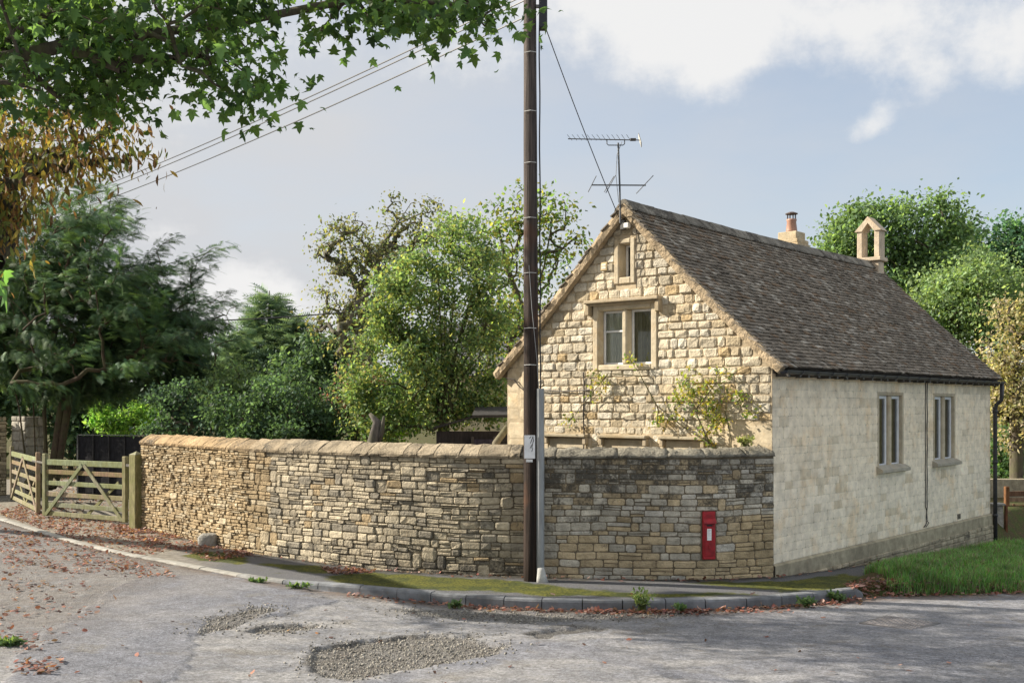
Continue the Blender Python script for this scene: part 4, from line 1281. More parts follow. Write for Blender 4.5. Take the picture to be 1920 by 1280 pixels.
# 1 overhanging maple; trunk stands off the left of the picture
mb_ = (-8.0, 9.4, -.02)
make_tree('maple_tree', 'leafy green maple branches hanging into the top left corner', 'tree', mb_,
    [[mb_, (-7.9, 9.5, 2.2), (-7.3, 9.6, 4.2), (-6.4, 9.8, 6.0), (-5.6, 10, 7.6)], [(-7.3, 9.6, 4.2), (-5.6, 9.9, 5.3), (-3.9, 10.1, 5.75), (-2.6, 10.1, 5.9), (-1.4, 10.0, 6.1), (-.3, 9.9, 6.0)], [(-7.9, 9.5, 2.6), (-8.6, 11, 4.6), (-8.8, 12, 6.4)], [(-7.3, 9.6, 4.2), (-6.2, 8.9, 5.1), (-5.0, 9.0, 5.4)]],
    L(10.2, (40, 60, 190, 120), (240, 60, 170, 100), (400, 60, 110, 85), (300, 120, 120, 50), (120, 150, 110, 75), dr=1.1) + L(9.8, (495, 165, 40, 45), (415, 170, 38, 30), (560, 15, 80, 38), (20, 200, 60, 40), dr=.5) + L(10, (690, 0, 70, 25), (780, 40, 50, 42), (850, 25, 55, 40), (925, 15, 34, 42), dr=.35)
    + [(*l, w) for l, w in zip(L(10.4, (-350, 0, 300, 260), (150, -250, 450, 190), (700, -130, 220, 70), dr=2.0), (2.6, 2.6, .6))],
    430, 30, .1, [(.034, .06, .014), (.04, .075, .017), (.05, .08, .018), (.026, .05, .017), (.04, .07, .02)], 11, .105, .24, T_MAPLE, .35, singles=True, bark=(.09, .075, .06), r_tip=.008, flat=1.0)
hb = make_tree('maple_twig', 'bright green maple twig hanging close at the left edge', 'branch', tuple(P(-130, 380, 5.2)),
    [[P(-130, 380, 5.2), P(-70, 430, 5.2), P(-20, 470, 5.2)]], L(5.2, (5, 515, 34, 34), (-30, 490, 30, 40), dr=.12), 7, 2, .125, [(.07, .13, .03), (.06, .12, .03)], 5, .01, .035, T_MAPLE, .6, r_tip=.002)
# 2 autumn chestnut
cb_ = (-13.2, 22.4, -.02)
make_tree('chestnut_tree', 'horse chestnut with curled orange and brown autumn leaves', 'tree', cb_,
    [[cb_, (-13.0, 21.6, 2.2), (-12.4, 20, 4.0), (-11.5, 17.6, 5.2), (-10.8, 15.6, 5.6), (-9.8, 15, 6.5), (-9, 15, 8.6)], [(-10.8, 15.6, 5.6), (-8.8, 14.6, 5.7), (-7, 14.3, 5.9), (-5.6, 14.2, 5.8)], [(-11.5, 17.6, 5.2), (-8.6, 14.8, 4.5), (-6.8, 14.4, 4.3)]],
    [(*l, w) for l, w in zip(L(14.3, (10, 320, 60, 85), (0, 410, 52, 50), (60, 255, 70, 45), (-120, 280, 130, 170), dr=1.0) + L(13.2, (160, 210, 60, 35), (190, 285, 55, 28), (120, 300, 50, 35), dr=.5), (1.8, 1.8, 1.2, 3, 1.0, 1.1, 1.1))] + [(*l, 4) for l in L(15.2, (-420, 60, 300, 300), (-250, -150, 260, 160), dr=2.2)],
    420, 20, .13, [(.12, .065, .02), (.15, .1, .022), (.08, .045, .02), (.07, .085, .02), (.16, .125, .026), (.075, .09, .022)], 12, .22, .26, T_NARROW, .75, bark=(.06, .05, .045), mat=M_dry)
# 3 yew
yb = gb(75, 29.0)
yroot = empty('yew_tree', yb); tag(yroot, 'large dark spreading yew with many leaning trunks behind the gate', 'tree')
rgy = np.random.default_rng(13)
PL = [((150, 470), (215, 348)), ((120, 450), (165, 338)), ((90, 450), (115, 330)), ((200, 520), (262, 405)), ((230, 540), (300, 462)), ((270, 560), (345, 480)), ((300, 545), (435, 458)), ((310, 570), (405, 500)), ((330, 600), (462, 568)), ((340, 630), (440, 606)), ((340, 650), (470, 640)),
      ((320, 680), (455, 700)), ((260, 500), (330, 440)), ((60, 470), (50, 360)), ((20, 500), (0, 400)), ((180, 480), (225, 395)), ((330, 580), (385, 470)), ((350, 700), (430, 745)), ((300, 720), (380, 770)), ((250, 530), (310, 500)), ((360, 620), (425, 545))]
for k in range(150):
    c0 = [(90, 520, 120, 110), (210, 570, 110, 90), (310, 640, 80, 60), (10, 600, 90, 110), (140, 440, 60, 45), (200, 680, 110, 50), (260, 600, 100, 70)][rgy.integers(0, 7)]
    s0 = (c0[0] + rgy.normal() * c0[2] * .5, c0[1] + rgy.normal() * c0[3] * .5); an = rgy.uniform(-.9, .5) if rgy.random() < .65 else rgy.uniform(-2.6, -.9)
    PL.append((s0, (s0[0] + math.cos(an) * rgy.uniform(50, 105), min(s0[1] + math.sin(an) * rgy.uniform(40, 90), 765))))
pos = []; ax = []; sz = []; br = []; tg = []
for i, (p0, p1) in enumerate(PL):
    Ya = 29 + rgy.uniform(-2.6, 1.8) * (1 if i > 20 else .35); a_ = np.array(P(*p0, Ya)); b_ = np.array(P(*p1, Ya - rgy.uniform(0, 1)))
    d = b_ - a_; Ln = np.linalg.norm(d); d /= Ln; side = unit(np.cross(d, np.array([0, 0, 1.]))); bright = rgy.uniform(.6, 1.6)
    m = int(26 + Ln * 34)
    t = rgy.uniform(0, 1, m) ** .8; sg = np.sign(rgy.normal(size=m))
    c = a_ + d * (t * Ln)[:, None] + np.array([0, 0, .16]) * (Ln * np.sin(np.pi * t) * .5)[:, None]
    w = .28 * (1.1 - t) * rgy.uniform(0, 1, m)
    pos.append(c + side * (sg * w)[:, None] + rgy.normal(size=(m, 3)) * .07 - np.array([0, 0, 1]) * (w * .5)[:, None])
    ax.append(d * 1.0 + side * (sg * .75)[:, None] + rgy.normal(size=(m, 3)) * .25 + np.array([0, 0, -.35])); sz.append(.34 * rgy.uniform(.6, 1.2, m) * (1.1 - .35 * t)); br.append(np.full(m, bright)); tg += [a_, (a_ + b_) / 2, a_ + d * Ln * .9]
fl_ = sample_lobes(L(29.3, (90, 520, 130, 110), (210, 570, 115, 95), (310, 650, 90, 65), (0, 600, 110, 120), (200, 670, 140, 60), (270, 600, 110, 80), (360, 680, 60, 50), (140, 430, 50, 40), (330, 730, 80, 35), (60, 690, 120, 55), (150, 730, 120, 30)), 17000, rgy, .4)
pos.append(fl_); ax.append(rgy.normal(size=fl_.shape) + (.4, 0, -.6)); sz.append(rgy.uniform(.25, .45, len(fl_))); br.append(rgy.uniform(.5, .95, len(fl_)))
pos, ax, sz, br = np.concatenate(pos), unit(np.concatenate(ax)), np.concatenate(sz), np.concatenate(br)
sd_y = [[yb, np.array(yb) + (0, 0, .5)]] + [[np.array(yb) + (dx, 0, .3)] + pts(29, *p) for dx, p in ((-.3, ((35, 760), (15, 680), (-10, 560))), (-.1, ((62, 740), (55, 640), (70, 500), (100, 400))), (.1, ((85, 740), (95, 640), (120, 520), (170, 400))), (.3, ((115, 760), (165, 680), (230, 600), (300, 510), (400, 470))), (.4, ((130, 750), (200, 690), (300, 640), (420, 590))), (.2, ((80, 720), (110, 600), (190, 460), (210, 360))))]
V, F, _n = skeleton(sd_y, np.array(tg), rgy, .008, .15, .08)
link('trunk', mesh_np('trunk', V - np.array(yb), F, M_bark, np.tile(np.array([.085, .06, .042, 0.0]), (len(V), 1)), True), yroot, Vector(yb))
link('crown', leaf_mesh('crown', pos - np.array(yb), ax, unit(rgy.normal(size=pos.shape) * .45 + (0, 0, 1)), sz, T_SPRAY, leaf_cols(len(pos), [(.03, .056, .02), (.04, .07, .023), (.052, .082, .025), (.024, .046, .02)], rgy, br), M_needle), yroot, Vector(yb))
# 4 far conifers
def conifer(label, u, vtop, vbase, half, Y, n, pal, seed):
    rg = np.random.default_rng(seed); top = np.array(P(u, vtop, Y)); k = Y / FPX
    base = (float(top[0]), Y, 0.0); root = empty('conifer_tree', base); tag(root, label, 'tree', 'far conifers')
    tr = MB(); tr.tube([(top[0], Y, 0), (top[0], Y, top[2] * .6), tuple(top)], [.28, .16, .02], 7, (.1, .08, .06, 0)); tr.build('trunk', M_bark, root)
    zb = EYE + (760 - vbase) * k; H = top[2] - zb
    h = np.sqrt(rg.random(n)); az = rg.uniform(0, 2 * np.pi, n); layer = .75 + .35 * np.cos(h * 60 + az * 2)
    rr = half * k * h ** .8 * layer * np.sqrt(rg.uniform(.15, 1.05, n))
    h2 = 1 - h
    pos = np.stack([top[0] + rr * np.cos(az), Y + rr * np.sin(az), zb + H * (1 - h) + rr * .35], 1)
    ax = unit(np.stack([np.cos(az), np.sin(az), np.full(n, .35)], 1) + rg.normal(size=(n, 3)) * .25); nr = unit(rg.normal(size=(n, 3)) * .4 + (0, 0, 1))
    link('crown', leaf_mesh('crown', pos - np.array(base), ax, nr, rg.uniform(.5, .95, n), T_SPRAY, leaf_cols(n, pal, rg), M_needle), root, Vector(base))
CON = [(.09, .13, .065), (.12, .16, .075), (.07, .105, .06)]
conifer('taller pointed conifer rising beyond the garden shrubs', 505, 545, 790, 95, 47, 5200, CON, 31)
conifer('shorter conifer just right of the tallest far conifer', 556, 592, 790, 75, 46, 3600, CON, 32)
conifer('low conifer left of the tallest far conifer', 448, 640, 800, 80, 45, 3200, CON, 33)
# 5 contorted old tree
ob = gb(690, 37)
make_tree('old_tree', 'gnarled half bare old tree with twisted bending limbs', 'tree', ob,
    [[ob] + pts(37, (688, 680), (695, 600), (712, 545), (706, 490), (718, 458), (745, 420), (768, 385)), pts(37, (712, 545), (690, 510), (664, 486), (655, 470)) , pts(37, (706, 490), (688, 462), (668, 443), (640, 425), (620, 430)), pts(37, (718, 458), (770, 470), (810, 440)), pts(37, (695, 600), (735, 520), (740, 480)), pts(37, (745, 420), (790, 400), (815, 415))],
    L(37, (640, 455, 55, 45), (762, 395, 48, 26), (700, 450, 90, 45), (645, 545, 50, 60), (720, 520, 80, 60), (610, 470, 30, 30), (790, 430, 45, 40), (650, 620, 60, 60)),
    420, 14, .13, [(.07, .085, .035), (.09, .085, .035), (.06, .08, .035), (.1, .095, .035)], 14, .26, .24, T_OVAL, .4, shell=.85, r_tip=.014, bark=(.15, .135, .11), wob=.22)
# 6 tall multi-stemmed hazel
hz = gb(832, 22.6)
hs = [[hz] + pts(22.6, (832, 800))]
rgs = random.Random(8)
for k in range(26):
    uu = rgs.uniform(700, 965); vt = 470 + abs(uu - 840) * .55 + rgs.uniform(-50, 110)
    m = 832 + (uu - 832) * .35
    hs.append([np.array(P(832 + rgs.uniform(-14, 14), 770, 22.6 + rgs.uniform(-.4, .4)))] + [np.array(P(832 + (uu - 832) * q ** 1.2, 760 + (vt - 760) * q, 22.6 + rgs.uniform(-.9, .9) * q)) for q in (.3, .55, .8, 1.0)])
make_tree('hazel_bush', 'tall bright green multi-stemmed hazel left of the pole', 'tree', hz, hs,
    L(22.6, (835, 560, 110, 95), (750, 640, 80, 95), (890, 640, 65, 90), (745, 545, 55, 65), (905, 500, 45, 65), (840, 470, 80, 55), (800, 740, 130, 55), (700, 690, 45, 55), (890, 745, 60, 45), (830, 640, 110, 90), (860, 440, 40, 35), (745, 785, 80, 40), (680, 770, 40, 40), (800, 790, 60, 30)),
    1500, 23, .09, [(.064, .1, .036), (.084, .122, .04), (.105, .135, .044), (.048, .078, .034), (.13, .135, .042)], 15, .12, .17, T_OVAL, .15, shell=.6, r_tip=.004, bark=(.1, .09, .06), skel_max=330, wob=.05)
# 7 slender poplar behind the pole
pb = gb(990, 31)
make_tree('poplar_tree', 'slender yellowing tree showing both sides of the pole', 'tree', pb,
    [[pb] + pts(31, (990, 720), (988, 600), (985, 480), (990, 380)), pts(31, (988, 600), (1020, 500), (1035, 420)), pts(31, (988, 600), (950, 500), (935, 430)), pts(31, (985, 480), (1050, 470), (1085, 440))],
    L(31, (945, 405, 32, 32), (1025, 400, 32, 38), (1055, 450, 35, 35), (950, 470, 45, 50), (1000, 560, 85, 55), (925, 430, 22, 25), (1030, 500, 40, 40), (985, 395, 35, 40), (960, 650, 60, 80)),
    300, 14, .15, [(.075, .115, .028), (.1, .13, .03), (.15, .14, .03), (.06, .1, .03)], 16, .14, .28, T_OVAL, .3, shell=.8, r_tip=.012)
# 8 garden shrubs
def shrub(label, Y, lobes, n, per, leaf, pal, seed, tmpl=T_OVAL, sig=.14, name='garden_shrub', group='garden shrubs behind the wall', **k):
    u = np.mean([l[0] for l in lobes]); b = gb(u, Y)
    top = min(l[1] for l in lobes)
    make_tree(name, label, 'shrub' if 'shrub' in name else 'tree', b, [[b] + pts(Y, (u, 830), (u, (830 + top) / 2))], L(Y, *lobes), n, per, leaf, pal, seed, .1, sig, tmpl, .25, group, r_tip=.006, skel_max=160, **k)
shrub('wide dark glossy shrub between the yew and the hazel', 23.5, [(540, 770, 95, 60), (470, 780, 70, 50), (600, 780, 50, 60), (530, 730, 60, 35), (560, 850, 110, 60)], 420, 34, .095, [(.03, .055, .026), (.045, .075, .035), (.03, .05, .02)], 41)
shrub('paler rounded shrub at the foot of the far conifers', 26.5, [(450, 730, 60, 45), (410, 770, 60, 50), (500, 740, 50, 45)], 220, 30, .1, [(.07, .1, .04), (.09, .12, .05), (.05, .08, .03)], 42)
shrub('small red-leaved shrub left of the hazel', 24.0, [(648, 720, 26, 30), (690, 715, 26, 28), (660, 770, 35, 40)], 90, 26, .08, [(.2, .07, .06), (.16, .1, .07), (.1, .09, .05), (.12, .1, .07)], 43)
shrub('bright yellow-green shrub below the hazel', 24.6, [(690, 795, 45, 38), (740, 790, 45, 35), (705, 760, 30, 30)], 130, 28, .1, [(.13, .2, .025), (.16, .22, .03), (.09, .15, .03)], 44)
shrub('bright green laurel behind the black fence panels', 31, [(235, 790, 50, 30), (290, 785, 45, 30), (200, 780, 30, 25)], 130, 24, .14, [(.09, .17, .03), (.06, .12, .03), (.12, .19, .04)], 45)
shrub('dusky evergreen shrub just behind the left end of the wall', 25, [(350, 790, 60, 40), (400, 800, 60, 40), (330, 750, 50, 40)], 200, 28, .1, [(.025, .045, .024), (.035, .06, .03)], 46)
FAR = [(.035, .06, .03), (.045, .075, .035), (.055, .085, .035)]
shrub('dark round tree in the gap left of the gnarled tree', 41, [(600, 670, 50, 40), (640, 690, 60, 60), (590, 720, 80, 60), (670, 640, 40, 40)], 260, 26, .2, FAR, 47, name='garden_tree', sig=.3, group='far garden trees')
shrub('dense dark tree behind the yew at far left', 40, [(60, 700, 180, 130), (-60, 660, 160, 150), (200, 730, 120, 100), (330, 740, 110, 80)], 700, 36, .26, FAR, 48, name='garden_tree', sig=.45, group='far garden trees')
shrub('green tree filling the gap beyond the conifers', 52, [(430, 700, 90, 60), (520, 720, 100, 55), (640, 730, 100, 50), (760, 720, 90, 60)], 360, 26, .26, FAR, 49, name='garden_tree', sig=.45, group='far garden trees')
# 9 trees beyond the house on the right
G2 = [(.062, .1, .036), (.08, .122, .042), (.1, .142, .05), (.045, .075, .032)]
def rtree(label, Y, lobes, n, per, leaf, pal, seed, sig=.42, **k):
    u = np.mean([l[0] for l in lobes]); b = (float((u - 960) / FPX * Y), Y, -.6); v0 = np.mean([l[1] for l in lobes])
    make_tree('broadleaf_tree', label, 'tree', b, [[b] + pts(Y, (u, 740), (u, v0 + 60), (u, v0))], L(Y, *lobes), n, per, leaf, pal, seed, .2, sig, T_OVAL, .25, 'trees beyond the cottage', r_tip=.012, **k)
rtree('tall green tree rising behind the bellcote', 47, [(1640, 450, 75, 55), (1730, 435, 75, 50), (1600, 445, 40, 32), (1690, 510, 80, 60), (1770, 500, 70, 60), (1660, 400, 40, 18)], 620, 34, .2, G2, 51)
rtree('bluish darker tree farthest right of the bellcote', 55, [(1850, 480, 90, 50), (1910, 500, 70, 70), (1800, 450, 50, 35), (1960, 520, 80, 80)], 480, 30, .24, [(.035, .075, .035), (.05, .09, .04)], 52)
rtree('light green rounded tree right of the roof end', 41, [(1800, 560, 70, 60), (1860, 540, 70, 50), (1900, 590, 60, 60), (1780, 600, 40, 50), (1830, 640, 80, 70)], 520, 34, .17, [(.075, .112, .042), (.095, .135, .05), (.115, .15, .06)], 53)
rtree('pale yellow autumn tree beside the downpipe', 31, [(1890, 610, 40, 60), (1905, 700, 45, 70), (1875, 700, 30, 60), (1910, 790, 40, 50), (1950, 680, 60, 110)], 340, 26, .12, [(.19, .165, .085), (.16, .15, .07), (.12, .125, .045), (.22, .18, .1)], 54, .26)
rtree('dark shrubby tree low behind the brown gate', 34, [(1900, 850, 40, 55), (1870, 840, 25, 60), (1950, 830, 50, 80), (1890, 900, 50, 35)], 240, 26, .13, [(.04, .075, .025), (.06, .1, .03)], 55, .26)

# climbing rose on the gable
def wall_lobe(u, v, ru, rv):
    rr = (u - 960) / FPX; s = (HC[0] - HC[1] * rr) / (-HG[0] + HG[1] * rr); Y = HC[1] + HG[1] * s
    c = np.array(P(u, v, Y)) - np.array([HL[0], HL[1], 0]) * .13
    k = Y / FPX
    return c, np.array([ru * k * .85, .09, rv * k])
rl = [wall_lobe(*q) for q in ((1310, 750, 36, 30), (1350, 785, 30, 28), (1330, 818, 20, 18), (1285, 725, 25, 22), (1302, 690, 10, 14), (1240, 792, 25, 11), (1390, 742, 32, 18), (1415, 772, 26, 10), (1138, 730, 26, 20), (1128, 702, 14, 10), (1195, 682, 16, 18), (1080, 784, 14, 9), (1365, 700, 26, 9), (1330, 720, 40, 30), (1275, 760, 25, 25), (1345, 750, 25, 25))]
rb = np.array(gp(3.78, .16, .0)); rb2 = np.array(gp(4.15, .14, 0))
W_ = lambda u, v: wall_lobe(u, v, 1, 1)[0]
make_tree('climbing_rose', 'yellow-green climbing rose straggling over the gable wall', 'climber', tuple(rb),
    [[rb, rb + (0, 0, 1.0), W_(1338, 830), W_(1312, 770), W_(1300, 700)], [W_(1338, 830), W_(1290, 800), W_(1240, 760), W_(1210, 705), W_(1150, 700), W_(1100, 760)], [rb, rb2 + (0, 0, .6), W_(1380, 825), W_(1368, 770), W_(1375, 720)], [W_(1312, 770), W_(1350, 720), W_(1400, 690), W_(1440, 680)], [W_(1368, 770), W_(1410, 745), W_(1440, 770)]],
    rl, 165, 9, .058, [(.12, .14, .025), (.19, .19, .03), (.09, .125, .025), (.22, .17, .035), (.06, .1, .025)], 61, .018, .06, T_OVAL, .2, r_tip=.0035, bark=(.12, .1, .06), shell=.5)

# small plants along kerb and wall
def weed(label, p, h, w, n, pal, seed, broad=False):
    rg = np.random.default_rng(seed); root = empty('weed', p); tag(root, label, 'weed', 'weeds along the kerb')
    b = np.array(p); m = MB()
    tips = []
    for k in range(n):
        a = rg.uniform(0, 6.28); r_ = w * rg.uniform(.2, 1); q = b + np.array([math.cos(a) * r_, math.sin(a) * r_ * .6, h * rg.uniform(.4, 1)])
        m.tube([b + rg.normal(size=3) * (.2 * w, .1 * w, 0), (b + q) / 2 + (0, 0, h * .12), q], [.004, .003, .0015], 4, (.09, .12, .03, 0)); tips.append(((b + q) / 2 + (0, 0, h * .1), q))
    m.build('stem', M_grass, root)
    k = 7; i = rg.integers(0, n, n * k); f = rg.uniform(0, 1, n * k)[:, None]
    pos = np.array([t[0] for t in tips])[i] * (1 - f) + np.array([t[1] for t in tips])[i] * f
    ax = unit(rg.normal(size=(n * k, 3)) + (0, 0, .6)); nr = unit(rg.normal(size=(n * k, 3)) * .7 + (0, 0, 1))
    link('leaves', leaf_mesh('leaves', pos - b, ax, nr, rg.uniform(.03, .07, n * k), T_OVAL, leaf_cols(n * k, pal, rg), M_grass), root, Vector(p))
WG = [(.06, .1, .03), (.085, .12, .035), (.05, .08, .03)]
def kp(u, v): return tuple(G(u, v, -.125))
weed('small tuft in the gutter below the raised kerb', kp(853, 1140), .09, .09, 14, WG, 1)
weed('leggy weed with seed heads against the kerb', kp(1205, 1148), .3, .16, 26, [(.1, .14, .04), (.14, .17, .05)], 2)
weed('low weed beside the leggy one in the gutter', kp(1275, 1148), .1, .12, 12, WG, 3)
weed('bright weed near the end of the kerb', kp(1512, 1138), .11, .14, 22, WG, 4)
weed('green weed at the very end of the kerb', kp(1572, 1128), .13, .16, 26, WG, 5)
weed('weed clump by the flush kerb on the left', tuple(G(480, 1092, -.02)), .05, .16, 14, WG, 6)
weed('thin weed in the flush kerb gutter', tuple(G(560, 1102, -.04)), .06, .18, 16, WG, 7)
weed('weed growing at the bottom left road edge', tuple(G(20, 1213, -.02)), .09, .22, 36, WG, 8)
weed('plant sprouting from the coping by the house corner', (3.25, 15.35, 1.83), .14, .16, 24, [(.11, .13, .04), (.16, .16, .05)], 9)
# grass verge blades
def grass(name, label, pos, hmin, hmax, pal, seed, wid=.0055):
    rg = np.random.default_rng(seed); n = len(pos); H = rg.uniform(hmin, hmax, n)
    H = H * (.55 + .9 * fbm(pos[:, 0] * 5, pos[:, 1] * 5))
    az = rg.uniform(0, 6.28, n); lean = rg.uniform(.15, .8, n); d = np.stack([np.cos(az), np.sin(az) * .8 - .25, np.zeros(n)], 1)
    sd = np.stack([-np.sin(az), np.cos(az), np.zeros(n)], 1) * (wid * rg.uniform(.7, 1.4, n))[:, None]
    up = np.array([0, 0, 1.]); m = pos + up * (H * .6)[:, None] + d * (H * lean * .3)[:, None]; t = pos + up * (H * (1 - .35 * lean))[:, None] + d * (H * lean)[:, None]
    V = np.stack([pos - sd, pos + sd, m + sd * .8, m - sd * .8, t], 1).reshape(-1, 3); b = np.arange(n) * 5
    F = np.concatenate([np.stack([b, b + 1, b + 2], 1), np.stack([b, b + 2, b + 3], 1), np.stack([b + 3, b + 2, b + 4], 1)])
    patch = .7 + .7 * fbm(pos[:, 0] * 2.2, pos[:, 1] * 2.2)
    C = np.ones((n, 5, 4)); C[:, :, :3] = leaf_cols(n, pal, rg, patch)[:, None]
    o = link(name, mesh_np(name, V, F, M_grass, C.reshape(-1, 4))); tag(o, label, 'grass', kind='stuff')
rg = np.random.default_rng(77); n = 230000
X = rg.uniform(4.72, 13.5, n) ; Yv = rg.uniform(14.4, 24.5, n)
k = (Yv > yk(X) - .06 + .16 * fbm(X * 3, Yv * 3)) & (Yv < gi(X) - .1 + .3 * fbm(X * 2, Yv * 2)) & (rg.random(n) < np.where(Yv > 20, .5, 1)) & (X > 4.9 + .5 * fbm(Yv * 3, X * 3))
X, Yv = X[k][:85000], Yv[k][:85000]
grass('verge_grass', 'long lush green grass on the bank below the cottage', np.stack([X, Yv, verge_z(X, Yv) - .01], 1), .08, .2, [(.055, .12, .025), (.07, .15, .03), (.095, .17, .04), (.045, .1, .025), (.11, .12, .05), (.1, .085, .045)], 78)
# fallen leaves
LP = []
rg = np.random.default_rng(5)
def scatter(poly, n, z=0., edge=.0):
    a = np.array([tuple(G(u, v, z)[:2]) for u, v in poly]); lo, hi = a.min(0), a.max(0)
    q = rg.uniform(lo, hi, (n * 9, 2)); q = q[sdf_poly([tuple(p) for p in a], q[:, 0], q[:, 1]) < edge]
    w = fbm(q[:, 0] * 2.5, q[:, 1] * 2.5); q = q[rg.random(len(q)) < sstep(.28, .62, w)]
    LP.append(q[:int(n * 1.7)])
scatter([(200, 980), (270, 988), (350, 1000), (430, 1022), (480, 1040), (400, 1050), (330, 1030), (230, 1005)], 1900)
scatter([(0, 950), (90, 945), (240, 975), (260, 1010), (330, 1035), (250, 1040), (120, 1005), (0, 965)], 2100)
scatter([(0, 985), (130, 1015), (300, 1060), (340, 1085), (180, 1080), (60, 1060), (0, 1050)], 900)
scatter([(0, 1050), (160, 1080), (200, 1150), (60, 1230), (0, 1240)], 150)
scatter([(600, 1062), (700, 1068), (690, 1078), (620, 1074)], 160)
scatter([(40, 1215), (130, 1240), (90, 1275), (30, 1270)], 60, -.02)
scatter([(100, 870), (260, 870), (260, 960), (100, 945)], 1500)
for (a0, a1, n, sp_) in ((-2.2, -.6, 90, .1), (-.6, .9, 170, .1), (.9, 2.4, 420, .13), (2.4, 4.5, 300, .13)):
    x = rg.uniform(a0, a1, n); LP.append(np.stack([x, yk(x) - .03 - np.abs(rg.normal(size=n)) * sp_], 1))
x = np.concatenate([rg.uniform(4.45, 5.3, 380), rg.uniform(5, 7.5, 240)]); LP.append(np.stack([x, yk(x) + rg.normal(size=620) * .1 + .05 + .25 * np.exp(-((x - 4.8) / .35) ** 2) * rg.random(620) * 2], 1))
x = rg.uniform(-7, 9.0, 260); LP.append(np.stack([x, yw(x) - .05 - np.abs(rg.normal(size=260)) * .09], 1))
q = np.stack([rg.uniform(-5, 7, 90), rg.uniform(9, 14, 90)], 1); LP.append(q)
q = np.concatenate(LP); X, Yv = q[:, 0], q[:, 1]
d_ = Yv - yk(X)
zz = np.where(d_ > .14, pave_z(X, Yv) + .004, np.where(d_ > -.0, np.maximum(tz(X, Yv) + .02, -.2), road_z(X, Yv) + .003))
zz = np.where((X > 4.62) & (d_ > -.05), verge_z(X, Yv) + .03, zz)
n = len(q); pos = np.stack([X, Yv, zz + rg.uniform(0, .022, n)], 1)
ax = unit(np.stack([rg.normal(size=n), rg.normal(size=n), rg.normal(size=n) * .25], 1)); nr = unit(rg.normal(size=(n, 3)) * .35 + (0, 0, 1))
cols = leaf_cols(n, [(.12, .05, .028), (.1, .04, .025), (.14, .07, .04), (.085, .05, .033), (.17, .11, .07), (.06, .038, .028)], rg, None, .3)
o = link('fallen_leaves', leaf_mesh('fallen_leaves', pos, ax, nr, rg.uniform(.035, .085, n), T_MAPLE if False else (np.array([(0, 0, 0), (.3, .25, .08), (.22, .75, .05), (0, 1, .12), (-.25, .7, .02), (-.3, .3, .1)]), np.array([(0, 1, 5), (1, 2, 5), (5, 2, 4), (2, 3, 4)])), cols, M_dry))
tag(o, 'red-brown fallen autumn leaves drifted along the wall and gutters', 'leaves', kind='stuff')
# loose stones in potholes
n = 2600; q = rg.uniform((-4.6, 8.6), (2.5, 14), (40000, 2)); Xw, Yw = warp(q[:, 0], q[:, 1], .16, 3.2)
m = (np.minimum.reduce([sdf_poly(HOLE1, Xw, Yw), sdf_poly(HOLE2, Xw, Yw), sdf_poly(GRAV_EDGE, Xw, Yw), sdf_poly(STRIP, Xw, Yw) + .05]) < .02 + .35 * rg.random(len(q)) ** 4 - .05)
q = q[m][:n]; n = len(q); z0 = road_z(q[:, 0], q[:, 1])
T_PEB = (np.array([(1, 0, 0), (-1, 0, 0), (0, 1, 0), (0, -1, 0), (0, 0, .7), (0, 0, -.7)]) * .5, np.array([(0, 2, 4), (2, 1, 4), (1, 3, 4), (3, 0, 4), (2, 0, 5), (1, 2, 5), (3, 1, 5), (0, 3, 5)]))
c = np.array([.28, .265, .235]) * rg.uniform(.45, 1.45, (n, 1))
o = link('loose_gravel', leaf_mesh('loose_gravel', np.stack([q[:, 0], q[:, 1], z0 + .004], 1), rg.normal(size=(n, 3)), rg.normal(size=(n, 3)) + (0, 0, 1.5), rg.uniform(.012, .04, n), T_PEB, c, M_kerb)); tag(o, 'loose grey gravel lying in the potholes', 'gravel', kind='stuff')
# ------------------------------------------------------------------ things
PX, PY = .27, 15.02
pole = empty('utility_pole', (PX, PY, 0)); tag(pole, 'tall dark timber utility pole standing against the garden wall', 'pole')
PT = (PX - .03, PY + .02, 9.6)
mb = MB(); n = 16
mb.tube([Vector((PX, PY, -.3)).lerp(Vector(PT), k / 14) for k in range(15)], [.112 - .032 * k / 14 + .0015 * math.sin(k * 2.3) for k in range(15)], 16, (1, 1, 1, 0)); mb.build('shaft', M_pole, pole, True)
for z in (2.95, 3.45, 4.2, 4.95, 5.7, 6.4, 7.2):
    m = MB(); m.tube([(PX - .1 - .005, PY - .06, z), (PX - .02, PY - .108, z + .004), (PX + .06, PY - .085, z)], .005, 5, (.6, .6, .58, 0)); m.build('cable_staple', M_galv, pole)
m = MB(); m.tube([(PX + .12 - .02 * max(0, (z - 2) / 7) + .004 * math.sin(z * 5), PY - .02, z) for z in np.arange(2.4, 9.4, .25)], .011, 6, (.02, .02, .022, 0)); m.build('down_cable', M_paint, pole)
m = MB(); m.tube([(PX - .04, PY - .12, 4.3), (PX + .0, PY - .122, 3.7), (PX + .07, PY - .09, 3.0), (PX + .1, PY - .06, 2.5)], .004, 5, (.3, .3, .3, 0)); m.build('down_cable', M_paint, pole)
